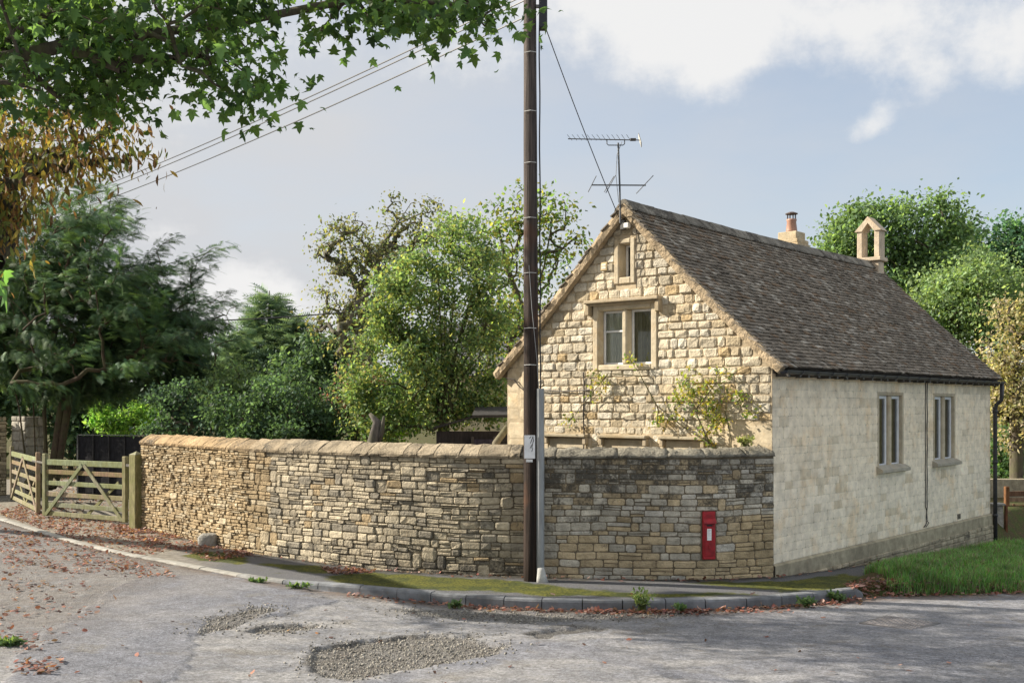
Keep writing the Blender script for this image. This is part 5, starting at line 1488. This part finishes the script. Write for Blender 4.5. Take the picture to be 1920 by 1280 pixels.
# cable guard with flared foot
m = MB(); gx0, gy0 = PX + .115, PY - .085
prof = [(.052 * math.cos(a), -.05 * math.sin(a)) for a in np.linspace(0, math.pi, 9)]
vs = []
for z in (.19, 2.63):
    for (x, y) in prof: vs.append((gx0 + x, gy0 + y, z))
    vs.append((gx0 - .055, gy0 + .01, z))
    vs.append((gx0 + .055, gy0 + .01, z))
K = 11
m.add(vs, [(k, (k + 1) % K, (k + 1) % K + K, k + K) for k in range(K)] + [tuple(range(K))[::-1], tuple(range(K, 2 * K))], (.3, .315, .325, 0)); m.build('cable_guard', M_galv, pole, False, label='grey galvanised steel cable guard with flared foot')
m = MB(); m.tube([(gx0, gy0 - .01, .2), (gx0 + .012, gy0 - .02, .12), (gx0 + .03, gy0 - .03, -.02)], [.05, .062, .088], 14, (.5, .5, .48, 0)); m.build('flared_foot', M_kerb, pole, True)
# notice plates
m = MB(); m.box((PX - .03, PY - .118, 1.84), (.073, 0, 0), (0, .003, 0), (0, 0, .158), (.82, .83, .85, 0)); pl_ = m.build('notice_plate', M_paint, pole, label='white notice plate with peeling black marks')
m = MB()
for (x, z, a, l) in ((.035, 1.93, .35, .09), (.05, 1.88, .2, .12), (.03, 1.85, .5, .06), (.058, 1.95, -.1, .08), (.02, 1.97, .7, .04), (.045, 1.80, .3, .05)):
    d = Vector((math.sin(a), 0, math.cos(a))) * l / 2; c = Vector((PX - .03 + x - .01, PY - .1225, z)); m.box(c, d.cross(Vector((0, 1, 0))).normalized() * .004, (0, .0008, 0), d, (.03, .03, .03, 0))
m.build('peeling_mark', M_paint, pl_, kind='stuff')
m = MB(); m.box((PX - .035, PY - .117, 1.652), (.045, 0, 0), (0, .002, 0), (0, 0, .018), (.75, .76, .76, 0)); m.build('number_plate', M_paint, pole)
m = MB(); m.cbox((PX + .155, PY - .02, 7.73), (.055, 0, 0), (0, .08, 0), (0, 0, .2), .012, (.02, .022, .028, 0)); m.box((PX + .09, PY, 7.85), (.03, 0, 0), (0, .02, 0), (0, 0, .02), (.2, .2, .2, 0)); m.build('distribution_box', M_paint, pole)
# wires
def wire(name, label, a, b, sag, rad=.008, n=24):
    a = Vector(a); b = Vector(b); m = MB(); m.tube([a.lerp(b, k / n) + Vector((0, 0, -sag * 4 * (k / n) * (1 - k / n))) for k in range(n + 1)], rad, 5, (.03, .032, .036, 0))
    o = m.build(name, M_paint); tag(o, label, 'cable'); return o
wire('overhead_cable', 'thin cable from the pole box down to the gable', (PX + .19, PY - .02, 7.55), gp(2.38, .12, 5.3), .05, .007)
for k, (dz, sg, lb) in enumerate(((0, .5, 'upper one of the close pair of wires running left from the pole'), (-.07, .5, 'lower one of the close pair of wires running left from the pole'), (-.3, .55, 'lowest separate wire running left from the pole'))):
    wire('overhead_wire', lb, (PX - .08, PY + .05, 8.03 + dz), tuple(P(-120, 445 + 9 * k, 52)), sg, .011)
wire('overhead_wire', 'distant dark wire crossing in front of the far conifers', tuple(P(330, 603, 36)), tuple(P(820, 566, 36)), .12, .022)
# post box let into the wall
pc = wf(PBX[0], 0, PBX[1]); pb_ = empty('post_box', pc); tag(pb_, 'red cast iron post box set into the garden wall', 'post box')
RED = (.36, .01, .018, 0); DRED = (.3, .008, .014, 0)
a0, a1 = PBX[0] - PBW / 2, PBX[0] + PBW / 2; z0, z1 = PBX[1], PBX[2]
m = MB(); fbox(m, wf, a0, a1, -.1, .03, z0, z1, .008, RED); bd = m.build('body', M_iron, pb_)
m = MB(); fbox(m, wf, a0 + .02, a1 - .02, .031, .042, z0 + .05, z0 + .44, .004, RED); fbox(m, wf, a0 + .034, a1 - .034, .042, .046, z0 + .065, z0 + .425, .003, DRED); dr_ = m.build('door', M_iron, pb_)
m = MB(); fbox(m, wf, a0 + .055, a0 + .115, .0465, .050, z0 + .265, z0 + .425, .002, (.85, .86, .85, 0)); np_ = m.build('collection_plate', M_paint, dr_, label='white collection times plate')
m = MB()
for k in range(7): fbox(m, wf, a0 + .063, a0 + .107 - .01 * (k % 3), .0503, .0508, z0 + .405 - k * .013, z0 + .408 - k * .013, .0003, (.25, .25, .28, 0))
fbox(m, wf, a0 + .056, a0 + .114, .0503, .0508, z0 + .298, z0 + .3, .0003, (.25, .25, .28, 0)); m.build('printed_lines', M_paint, dr_, kind='stuff')
m = MB()
vs = [wf(a, o, z) for a in (a0 + .004, a1 - .004) for (o, z) in ((.03, z1 - .17), (.075, z1 - .16), (.07, z1 - .135), (.032, z1 - .1))]
m.add(vs, [(0, 1, 2, 3), (7, 6, 5, 4), (0, 4, 5, 1), (1, 5, 6, 2), (2, 6, 7, 3), (3, 7, 4, 0)], RED); m.build('hood', M_iron, pb_)
m = MB(); fbox(m, wf, a0 + .025, a1 - .025, .0305, .034, z1 - .205, z1 - .178, .001, (.012, .01, .01, 0)); m.build('letter_slot', M_iron, pb_)
m = MB()
for s_ in (a0 + .022, a1 - .052): fbox(m, wf, s_, s_ + .03, .031, .04, z0 + .455, z0 + .475, .003, RED)
fbox(m, wf, a0 + .07, a0 + .1, .047, .056, z0 + .15, z0 + .2, .004, DRED); m.build('lock_fitting', M_iron, dr_, kind='stuff')
m = MB(); fbox(m, wf, a0 + .04, a1 - .04, .0305, .035, z1 - .085, z1 - .045, .003, DRED); m.build('raised_panel', M_iron, pb_)

# timber gates
GREEN_T = (.27, .24, .165, 0)
def gate(label, A, B, H, parent_name='timber_gate', col=GREEN_T, mat=None, tops=None, dip=.0, boards=5, r=random.Random(3)):
    mat = mat or M_timber
    A = Vector(A); B = Vector(B); d = (B - A).normalized(); out = Vector((d.y, -d.x, 0))
    if out.y > 0: out = -out
    g = empty(parent_name, (A + B) / 2); tag(g, label, 'gate', 'timber field gates')
    jit = lambda c: (c[0] * r.uniform(.85, 1.15), c[1] * r.uniform(.85, 1.15), c[2] * r.uniform(.85, 1.1), 0)
    Lg = (B - A).length
    for (p, hh, w) in ((A + d * .05, H + .12, .11), (B - d * .05, H + .12, .11)):
        m = MB(); m.cbox(p + Vector((0, 0, hh / 2 + .03)), d * w / 2, out * .045, (0, 0, hh / 2), .012, jit(col)); m.build('stile', mat, g)
    zz = [H - .05] + [H * q for q in (.79, .595, .4, .215, .06)][:boards]
    for i, z in enumerate(zz):
        m = MB(); w = .12 if i == 0 else .095
        c = jit(col) if i != 1 else (.26, .17, .11, 0)
        z_ = z + .02
        m.bar(A + d * .1 + Vector((0, 0, z_)), B - d * .1 + Vector((0, 0, z_)), w, .028 if i else .05, (0, 0, 1), .006, c); m.build('rail', mat, g)
    mid = (A + B) / 2
    for s_ in (1, -1):
        foot = A + d * .1 if s_ > 0 else B - d * .1
        m = MB(); m.bar(foot + out * .031 + Vector((0, 0, .06)), mid - d * .03 * s_ + out * .031 + Vector((0, 0, H - .06)), .085, .026, (0, 0, 1), .005, jit(col)); m.build('brace', mat, g)
        m = MB(); m.bar(mid - d * .02 * s_ - out * .031 + Vector((0, 0, .08)), (mid + (foot - mid) * .85) - out * .031 + Vector((0, 0, H * .68)), .07, .022, (0, 0, 1), .005, jit(col)); m.build('brace', mat, g)
    return g
gA = G(82, 969); gB = G(238, 982)
g1 = gate('mossy green five-bar gate leaf hung on the square post', gA, gB, 1.22)
gC = G(22, 938); gD = G(72, 964)
g2 = gate('second gate leaf angled away beside the stone pier', gC, gD, 1.22)
d1 = (gB - gA).normalized()
m = MB(); m.bar(gB - d1 * .02 + Vector((-.3, -.09 + .28, 1.19)), gB + d1 * .2 + Vector((0, -.06, 1.19)), .05, .012, (0, 0, 1), .003, (.12, .11, .1, 0)); m.build('hinge_strap', M_iron, g1)
m = MB(); m.bar(gD + Vector((-.25, .25, 1.17)), gA + Vector((.12, -.05, 1.15)), .04, .015, (0, 0, 1), .003, (.14, .13, .11, 0)); m.build('latch', M_iron, g1)
mp = empty('gate_post', G(256, 990)); tag(mp, 'stout square timber gate post at the end of the wall', 'post')
c = G(256, 990); m = MB(); ang = .62; ux = Vector((math.cos(ang), -math.sin(ang), 0)); uy = Vector((math.sin(ang), math.cos(ang), 0)); w = .105
m.cbox(c + Vector((0, 0, .62)), ux * w, uy * w, (0, 0, .82), .012, (.24, .22, .11, 0)); m.build('shaft', M_timber, mp)
m = MB(); b = c + Vector((0, 0, 1.443)); w2 = w * .96; m.add([b - ux * w2 - uy * w2, b + ux * w2 - uy * w2, b + ux * w2 + uy * w2, b - ux * w2 + uy * w2, b + Vector((0, 0, .065))], [(0, 1, 4), (1, 2, 4), (2, 3, 4), (3, 0, 4)], (.34, .33, .27, 0)); m.build('post_cap', M_timber, mp)
# rubble boundary wall and pier by the gates
rl_ = random.Random(33)
pa = Vector((-13.0, 29.6, 0)); dirw = Vector((-.86, .5, 0)).normalized(); outw = Vector((-.5, -.86, 0)).normalized()
pier = empty('stone_pier', tuple(pa)); tag(pier, 'squared grey stone gate pier at the left edge', 'pier')
du = Vector((.8, -.6, 0)); dv = Vector((-.6, -.8, 0))
def pf(a, o, z): p = pa + du * (a - .35) + dv * (.3 + o); return (p.x, p.y, z)
def pf2(a, o, z): p = pa + du * (.35 + o) + dv * (.3 - a); return (p.x, p.y, z)
m = MB(); m.box(pa + Vector((0, 0, 1.0)), du * .345, dv * .295, (0, 0, 1.1), (.3, .27, .21, .3)); m.build('core', M_mortar, pier)
for ff, W in ((pf, .7), (pf2, .6)):
    z = 0
    while z < 2.08:
        h = min(rl_.uniform(.2, .3), 2.12 - z)
        for (s0, s1) in split_row(0, W, .22, .42, rl_):
            v, f = stone_vf(s1 - s0 - .012, h - .012, .03, .02, .005, rl_, .2); mm = MB(); mm.add([ff(s0 + .006 + x, o, z + .006 + q) for x, o, q in v], f, (*(np.array([.4, .37, .31]) * rl_.uniform(.8, 1.15)), .35)); mm.build('pier_stone', M_stone, pier, True)
        z += h
rw = empty('rubble_wall', tuple(pa + dirw * 3)); tag(rw, 'rough dry stone rubble wall running off the left edge', 'stone wall')
pb0 = pa + Vector((-.55, -.15, 0)); dw = Vector((-.9, -.43, 0)).normalized(); ow = Vector((.43, -.9, 0)).normalized()
def rwf(a, o, z): p = pb0 + dw * (4 - a) + ow * o; return (p.x, p.y, z)
m = MB(); m.box(Vector(rwf(2, -.2, .95)), dw * 2, ow * .19, (0, 0, 1.02), (.25, .2, .13, .3)); m.build('wall_core', M_mortar, rw)
st_ = []; z = 0
while z < 2.0:
    h = rl_.uniform(.07, .12)
    for (s0, s1) in split_row(2.2, 4, .1, .24, rl_):
        v, f = stone_vf(s1 - s0 - .014, h - .012, .04, .045, .012, rl_); st_.append((s0 + .007, z + .006, v, f, (*(np.array([.43, .36, .24]) * rl_.uniform(.7, 1.2)), .2), h * (s1 - s0)))
    z += h
lay(st_, rwf, rw, M_stone)
# black fence panels
fp = empty('fence_panel', tuple(P(195, 800, 27.5))[:2] + (0,)); tag(fp, 'black overlap fence panels beyond the gate', 'fence')
fa = Vector((-11.05, 28.0, 0)); fb = Vector((-8.35, 27.0, 0)); fd = (fb - fa).normalized(); fo = Vector((fd.y, -fd.x, 0))
BLK = (.022, .022, .026, 0)
for k in range(12):
    m = MB(); z = .06 + k * .13; m.bar(fa + fo * (.006 * (k % 2)) + Vector((0, 0, z + .065)), fb + fo * (.006 * (k % 2)) + Vector((0, 0, z + .065)), .14, .01, (0, 0, 1), .002, BLK); m.build('board', M_dark_timber, fp)
for q in (.0, .17, .34, .51, .68, .82):
    m = MB(); p = fa.lerp(fb, q) + fo * .025; m.bar(p, p + Vector((0, 0, 1.64)), .03, .045, tuple(fo), .003, (.1, .1, .1, 0) if q in (0., .82) else (.035, .034, .036, 0)); m.build('batten', M_dark_timber, fp)
m = MB(); m.bar(fa + Vector((0, 0, 1.655)), fa.lerp(fb, .82) + Vector((0, 0, 1.655)), .02, .07, (0, 0, 1), .003, (.22, .22, .22, 0)); m.build('cap_rail', M_dark_timber, fp)
m = MB(); p = fa.lerp(fb, .84) + fo * .03; m.cbox(p + Vector((0, 0, .9)), (.05, 0, 0), (0, .05, 0), (0, 0, .92), .008, BLK); m.build('post', M_dark_timber, fp)
# boulder at the wall foot
rgb_ = np.random.default_rng(2); bpos = G(391, 1022)
def boulder(name, label, c, sx, sy, sz, seed, col, mat=M_stone):
    rg = np.random.default_rng(seed); V = []; F = []
    nu, nv = 12, 7
    for j in range(nv + 1):
        for i in range(nu):
            th = math.pi * j / nv; ph = 2 * math.pi * i / nu
            x, y, z = math.sin(th) * math.cos(ph), math.sin(th) * math.sin(ph), math.cos(th)
            f = lambda q: math.copysign(abs(q) ** .5, q)
            k = 1 + rg.uniform(-.05, .05)
            V.append((c[0] + f(x) * sx * k, c[1] + f(y) * sy * k, c[2] + sz * .6 + f(z) * sz * k))
    for j in range(nv):
        for i in range(nu): F.append((j * nu + i, (j + 1) * nu + i, (j + 1) * nu + (i + 1) % nu, j * nu + (i + 1) % nu))
    m = MB(); m.add(V, F, col); o = m.build(name, mat, None, True); tag(o, label, 'boulder'); return o
boulder('boulder', 'squarish grey boulder among leaves at the wall foot', bpos, .17, .14, .13, 3, (.34, .33, .3, .35))
# manhole cover
mc = G(1687, 1169, -.135); mh = empty('manhole_cover', tuple(mc)); tag(mh, 'diamond-set square iron manhole cover in the road', 'manhole cover')
zc = float(road_z(np.array([[mc.x]]), np.array([[mc.y]]))[0, 0]) + .012
e1 = Vector((.72, .69, 0)).normalized(); e2 = Vector((-.72, .69, 0)).normalized(); IR = (.2, .185, .185, 0)
m = MB(); c = Vector((mc.x, mc.y, zc)); m.cbox(c - Vector((0, 0, .03)), e1 * .33, e2 * .33, (0, 0, .03), .004, (.1, .095, .095, 0)); m.build('frame', M_iron, mh)
for half in (-1, 1):
    m = MB(); cc = c + e1 * .152 * half; m.cbox(cc - Vector((0, 0, .012)), e1 * .145, e2 * .29, (0, 0, .016), .003, IR); lid = m.build('lid', M_iron, mh)
    m = MB()
    for i in range(6):
        for j in range(12):
            q = cc + e1 * (-.12 + i * .048) + e2 * (-.264 + j * .048) + Vector((0, 0, .006)); a_, b_ = (e1, e2) if (i + j) % 2 else (e2, e1); m.box(q, a_ * .019, b_ * .006, (0, 0, .004), (.3, .28, .28, 0))
    m.build('tread_lug', M_iron, lid, kind='stuff')
# aerials on the gable
ae = empty('tv_aerial', gp(2.33, .16, 5.0)); tag(ae, 'pair of television aerials on a mast above the gable', 'aerial')
AC = (.09, .095, .1, 0)
mx = Vector(P(1161, 400, 16.85))
YA = 16.85
m = MB(); m.tube([P(1163, 418, YA), P(1162, 350, YA), P(1159, 268, YA)], .014, 7, AC); m.build('mast', M_galv, ae)
m = MB(); m.tube([P(1065, 260.5, YA), P(1202, 263, YA)], .0085, 6, AC); bm = m.build('boom', M_galv, ae, label='long upper boom with many short elements')
for k in range(13):
    m = MB(); p = Vector(P(1068 + k * 9.2, 260.5, YA)); q = Vector((-.30, -.85, .1)).normalized() * .13; p2 = p + Vector((0, 0, .02)); m.tube([p2 - q, p2 + q], .004, 4, AC); m.build('element', M_galv, bm)
m = MB(); p = Vector(P(1187, 262, YA)); m.cbox(p, (.045, 0, 0), (0, .02, 0), (0, 0, .02), .005, (.05, .05, .05, 0)); m.build('dipole_box', M_paint, bm)
m = MB(); p = Vector(P(1200, 263, YA)); m.box(p, (.006, 0, 0), (.02, .16, 0), (-.02, .0, .07), (.6, .58, .52, 0)); m.build('reflector', M_paint, bm)
m = MB(); m.tube([P(1138, 263, YA), P(1138, 270, YA), P(1141, 272.5, YA), P(1168, 272.5, YA), P(1171, 270, YA), P(1171, 263, YA)], .008, 5, AC); m.build('cradle', M_galv, bm)
m = MB(); m.tube([P(1109, 347, YA), P(1211, 347.5, YA)], .011, 6, AC); b2 = m.build('boom', M_galv, ae, label='shorter lower boom with three slanted elements')
for (u0, v0, u1, v1) in ((1118, 330, 1103, 360), (1225, 329, 1193, 363), (1154, 329, 1136, 362), (1151, 331, 1133, 360)):
    m = MB(); m.tube([P(u0, v0, YA - .1), P(u1, v1, YA + .12)], .0065, 5, AC); m.build('element', M_galv, b2)
m = MB(); m.tube([P(1166, 266, YA), P(1157, 290, YA), P(1155, 330, YA), P(1160, 380, YA)], .004, 4, (.03, .03, .03, 0)); m.build('aerial_lead', M_paint, ae)
# shed behind the wall
sd_ = empty('garden_shed', gb(880, 21)); tag(sd_, 'low dark creosoted shed tucked against the cottage', 'shed')
DK = (.035, .03, .03, 0); YS = 20.2
def shp(u, v, dy=0): return Vector(P(u, v, YS + dy))
A0 = shp(818, 800); B0 = shp(885, 783); C0 = shp(962, 782)
for k in range(14):
    zt = 1.9 - k * .13 + .02; 
    m = MB(); m.bar((A0.x, YS, zt - .06), (C0.x, YS + .15, zt - .06), .135, .02 + .004 * (k % 2), (0, 0, 1), .003, DK); m.build('board', M_dark_timber, sd_)
m = MB(); vs = [(A0.x - .05, YS - .08, A0.z), (B0.x, YS - .08, B0.z + .03), (B0.x, YS + 1.8, B0.z + .03), (A0.x - .05, YS + 1.8, A0.z)]; vs += [(x, y, z - .04) for x, y, z in vs]
m.add(vs, [(0, 1, 2, 3), (7, 6, 5, 4), (0, 4, 5, 1), (3, 2, 6, 7), (0, 3, 7, 4), (1, 5, 6, 2)], (.045, .042, .04, 0))
vs = [(B0.x + .002, YS - .1, B0.z + .05), (C0.x + .3, YS + .02, C0.z + .05), (C0.x + .3, YS + 2, C0.z + .2), (B0.x + .002, YS + 2, B0.z + .2)]; vs += [(x, y, z - .05) for x, y, z in vs]
m.add(vs, [(0, 1, 2, 3), (7, 6, 5, 4), (0, 4, 5, 1), (3, 2, 6, 7), (0, 3, 7, 4), (1, 5, 6, 2)], (.045, .042, .04, 0)); m.build('roof', M_dark_timber, sd_)
m = MB(); m.cbox(((shp(888, 0).x + shp(925, 0).x) / 2, YS - .03, .95), ((shp(925, 0).x - shp(888, 0).x) / 2, 0, 0), (0, .02, 0), (0, 0, .83), .006, (.05, .042, .06, 0)); m.build('door', M_dark_timber, sd_)
for u in (886, 927):
    m = MB(); m.cbox((shp(u, 0).x, YS - .035, .95), (.025, 0, 0), (0, .02, 0), (0, 0, .88), .004, (.09, .08, .075, 0)); m.build('door_post', M_dark_timber, sd_)
m = MB(); m.tube([(shp(918, 0).x, 19.4, .9), Vector(P(930, 830, 19.4)), Vector(P(952, 800, 19.5))], [.07, .068, .06], 9, (.2, .17, .12, 0)); lg = m.build('leaning_log', M_bark, None, True); tag(lg, 'bare log leaning against the left cottage corner', 'log')
# neighbouring house glimpsed behind the hazel
nh = empty('neighbour_house', gb(930, 33)); tag(nh, 'pale sunlit house with slate roof glimpsed behind the hazel', 'house')
YN = 33; xa, xb = P(830, 0, YN).x, P(1010, 0, YN).x
m = MB(); m.box(((xa + xb) / 2, YN + 2, 1.7), ((xb - xa) / 2, 0, 0), (0, 2, 0), (0, 0, 1.7), (.62, .54, .38, .05)); m.build('wall', M_ashlar, nh)
m = MB(); vs = [(xa - .2, YN - .25, 3.3), (xb + .2, YN - .25, 3.3), (xb + .2, YN + 2, 5.0), (xa - .2, YN + 2, 5.0), (xb + .2, YN + 4.25, 3.3), (xa - .2, YN + 4.25, 3.3)]
m.add(vs, [(0, 1, 2, 3), (3, 2, 4, 5), (0, 3, 5), (1, 4, 2)], (.15, .15, .16, .3)); m.build('roof', M_tile, nh)
# weathered stump behind the wall
m = MB(); sx = P(705, 800, 20.5).x
m.tube([(sx, 20.5, 0), (sx + .03, 20.5, .9), (sx - .05, 20.5, 1.7), (sx + .02, 20.5, 2.1), (sx - .12, 20.5, 2.25)], [.15, .13, .13, .08, .03], 9, (.13, .115, .105, 0))
m.tube([(sx, 20.5, 1.6), (sx + .12, 20.45, 1.95), (sx + .16, 20.4, 2.2)], [.07, .05, .02], 7, (.13, .115, .105, 0)); o = m.build('dead_stump', M_bark, None, True); tag(o, 'weathered grey dead trunk just behind the wall coping', 'stump')
# right: pier, brown gate
rp = empty('gate_pier', tuple(P(1868, 955, 24.5))[:2] + (-.6,)); tag(rp, 'low grey stone pier beside the downpipe', 'pier')
px0 = P(1869, 0, 24.5).x; m = MB(); m.cbox((px0, 24.5, -.2), (.1, 0, 0), (0, .12, 0), (0, 0, .38), .01, (.4, .38, .34, .3)); m.build('shaft', M_stone, rp)
m = MB(); m.cbox((px0, 24.5, .205), (.13, 0, 0), (0, .15, 0), (0, 0, .025), .008, (.42, .41, .38, .2)); m.build('cap', M_stone, rp)
m = MB(); m.cbox((px0 + .16, 24.4, -.2), (.025, 0, 0), (0, .04, 0), (0, 0, .4), .006, (.18, .08, .045, 0)); m.build('timber_edge', M_dark_timber, rp)
BR = (.16, .075, .045, 0)
gate('red-brown timber gate at the far right beyond the grass', (P(1884, 0, 26.5).x, 26.5, -.62), (P(1884, 0, 26.5).x + 2.0, 26.9, -.62), .92, 'timber_gate', BR, M_dark_timber, boards=4)
m = MB(); m.box((P(1960, 0, 29).x, 29.2, -.1), (2.2, 0, 0), (0, .2, 0), (0, 0, .55), (.4, .35, .25, .4)); o = m.build('far_wall', M_stone); tag(o, 'low lichened stone wall behind the brown gate', 'stone wall')
m = MB(); m.box((P(1900, 0, 25.4).x + .6, 25.5, -.66), (1.6, 0, 0), (0, .9, 0), (0, 0, .05), (.5, .42, .32, .05)); o = m.build('drive', M_mortar); tag(o, kind='structure')
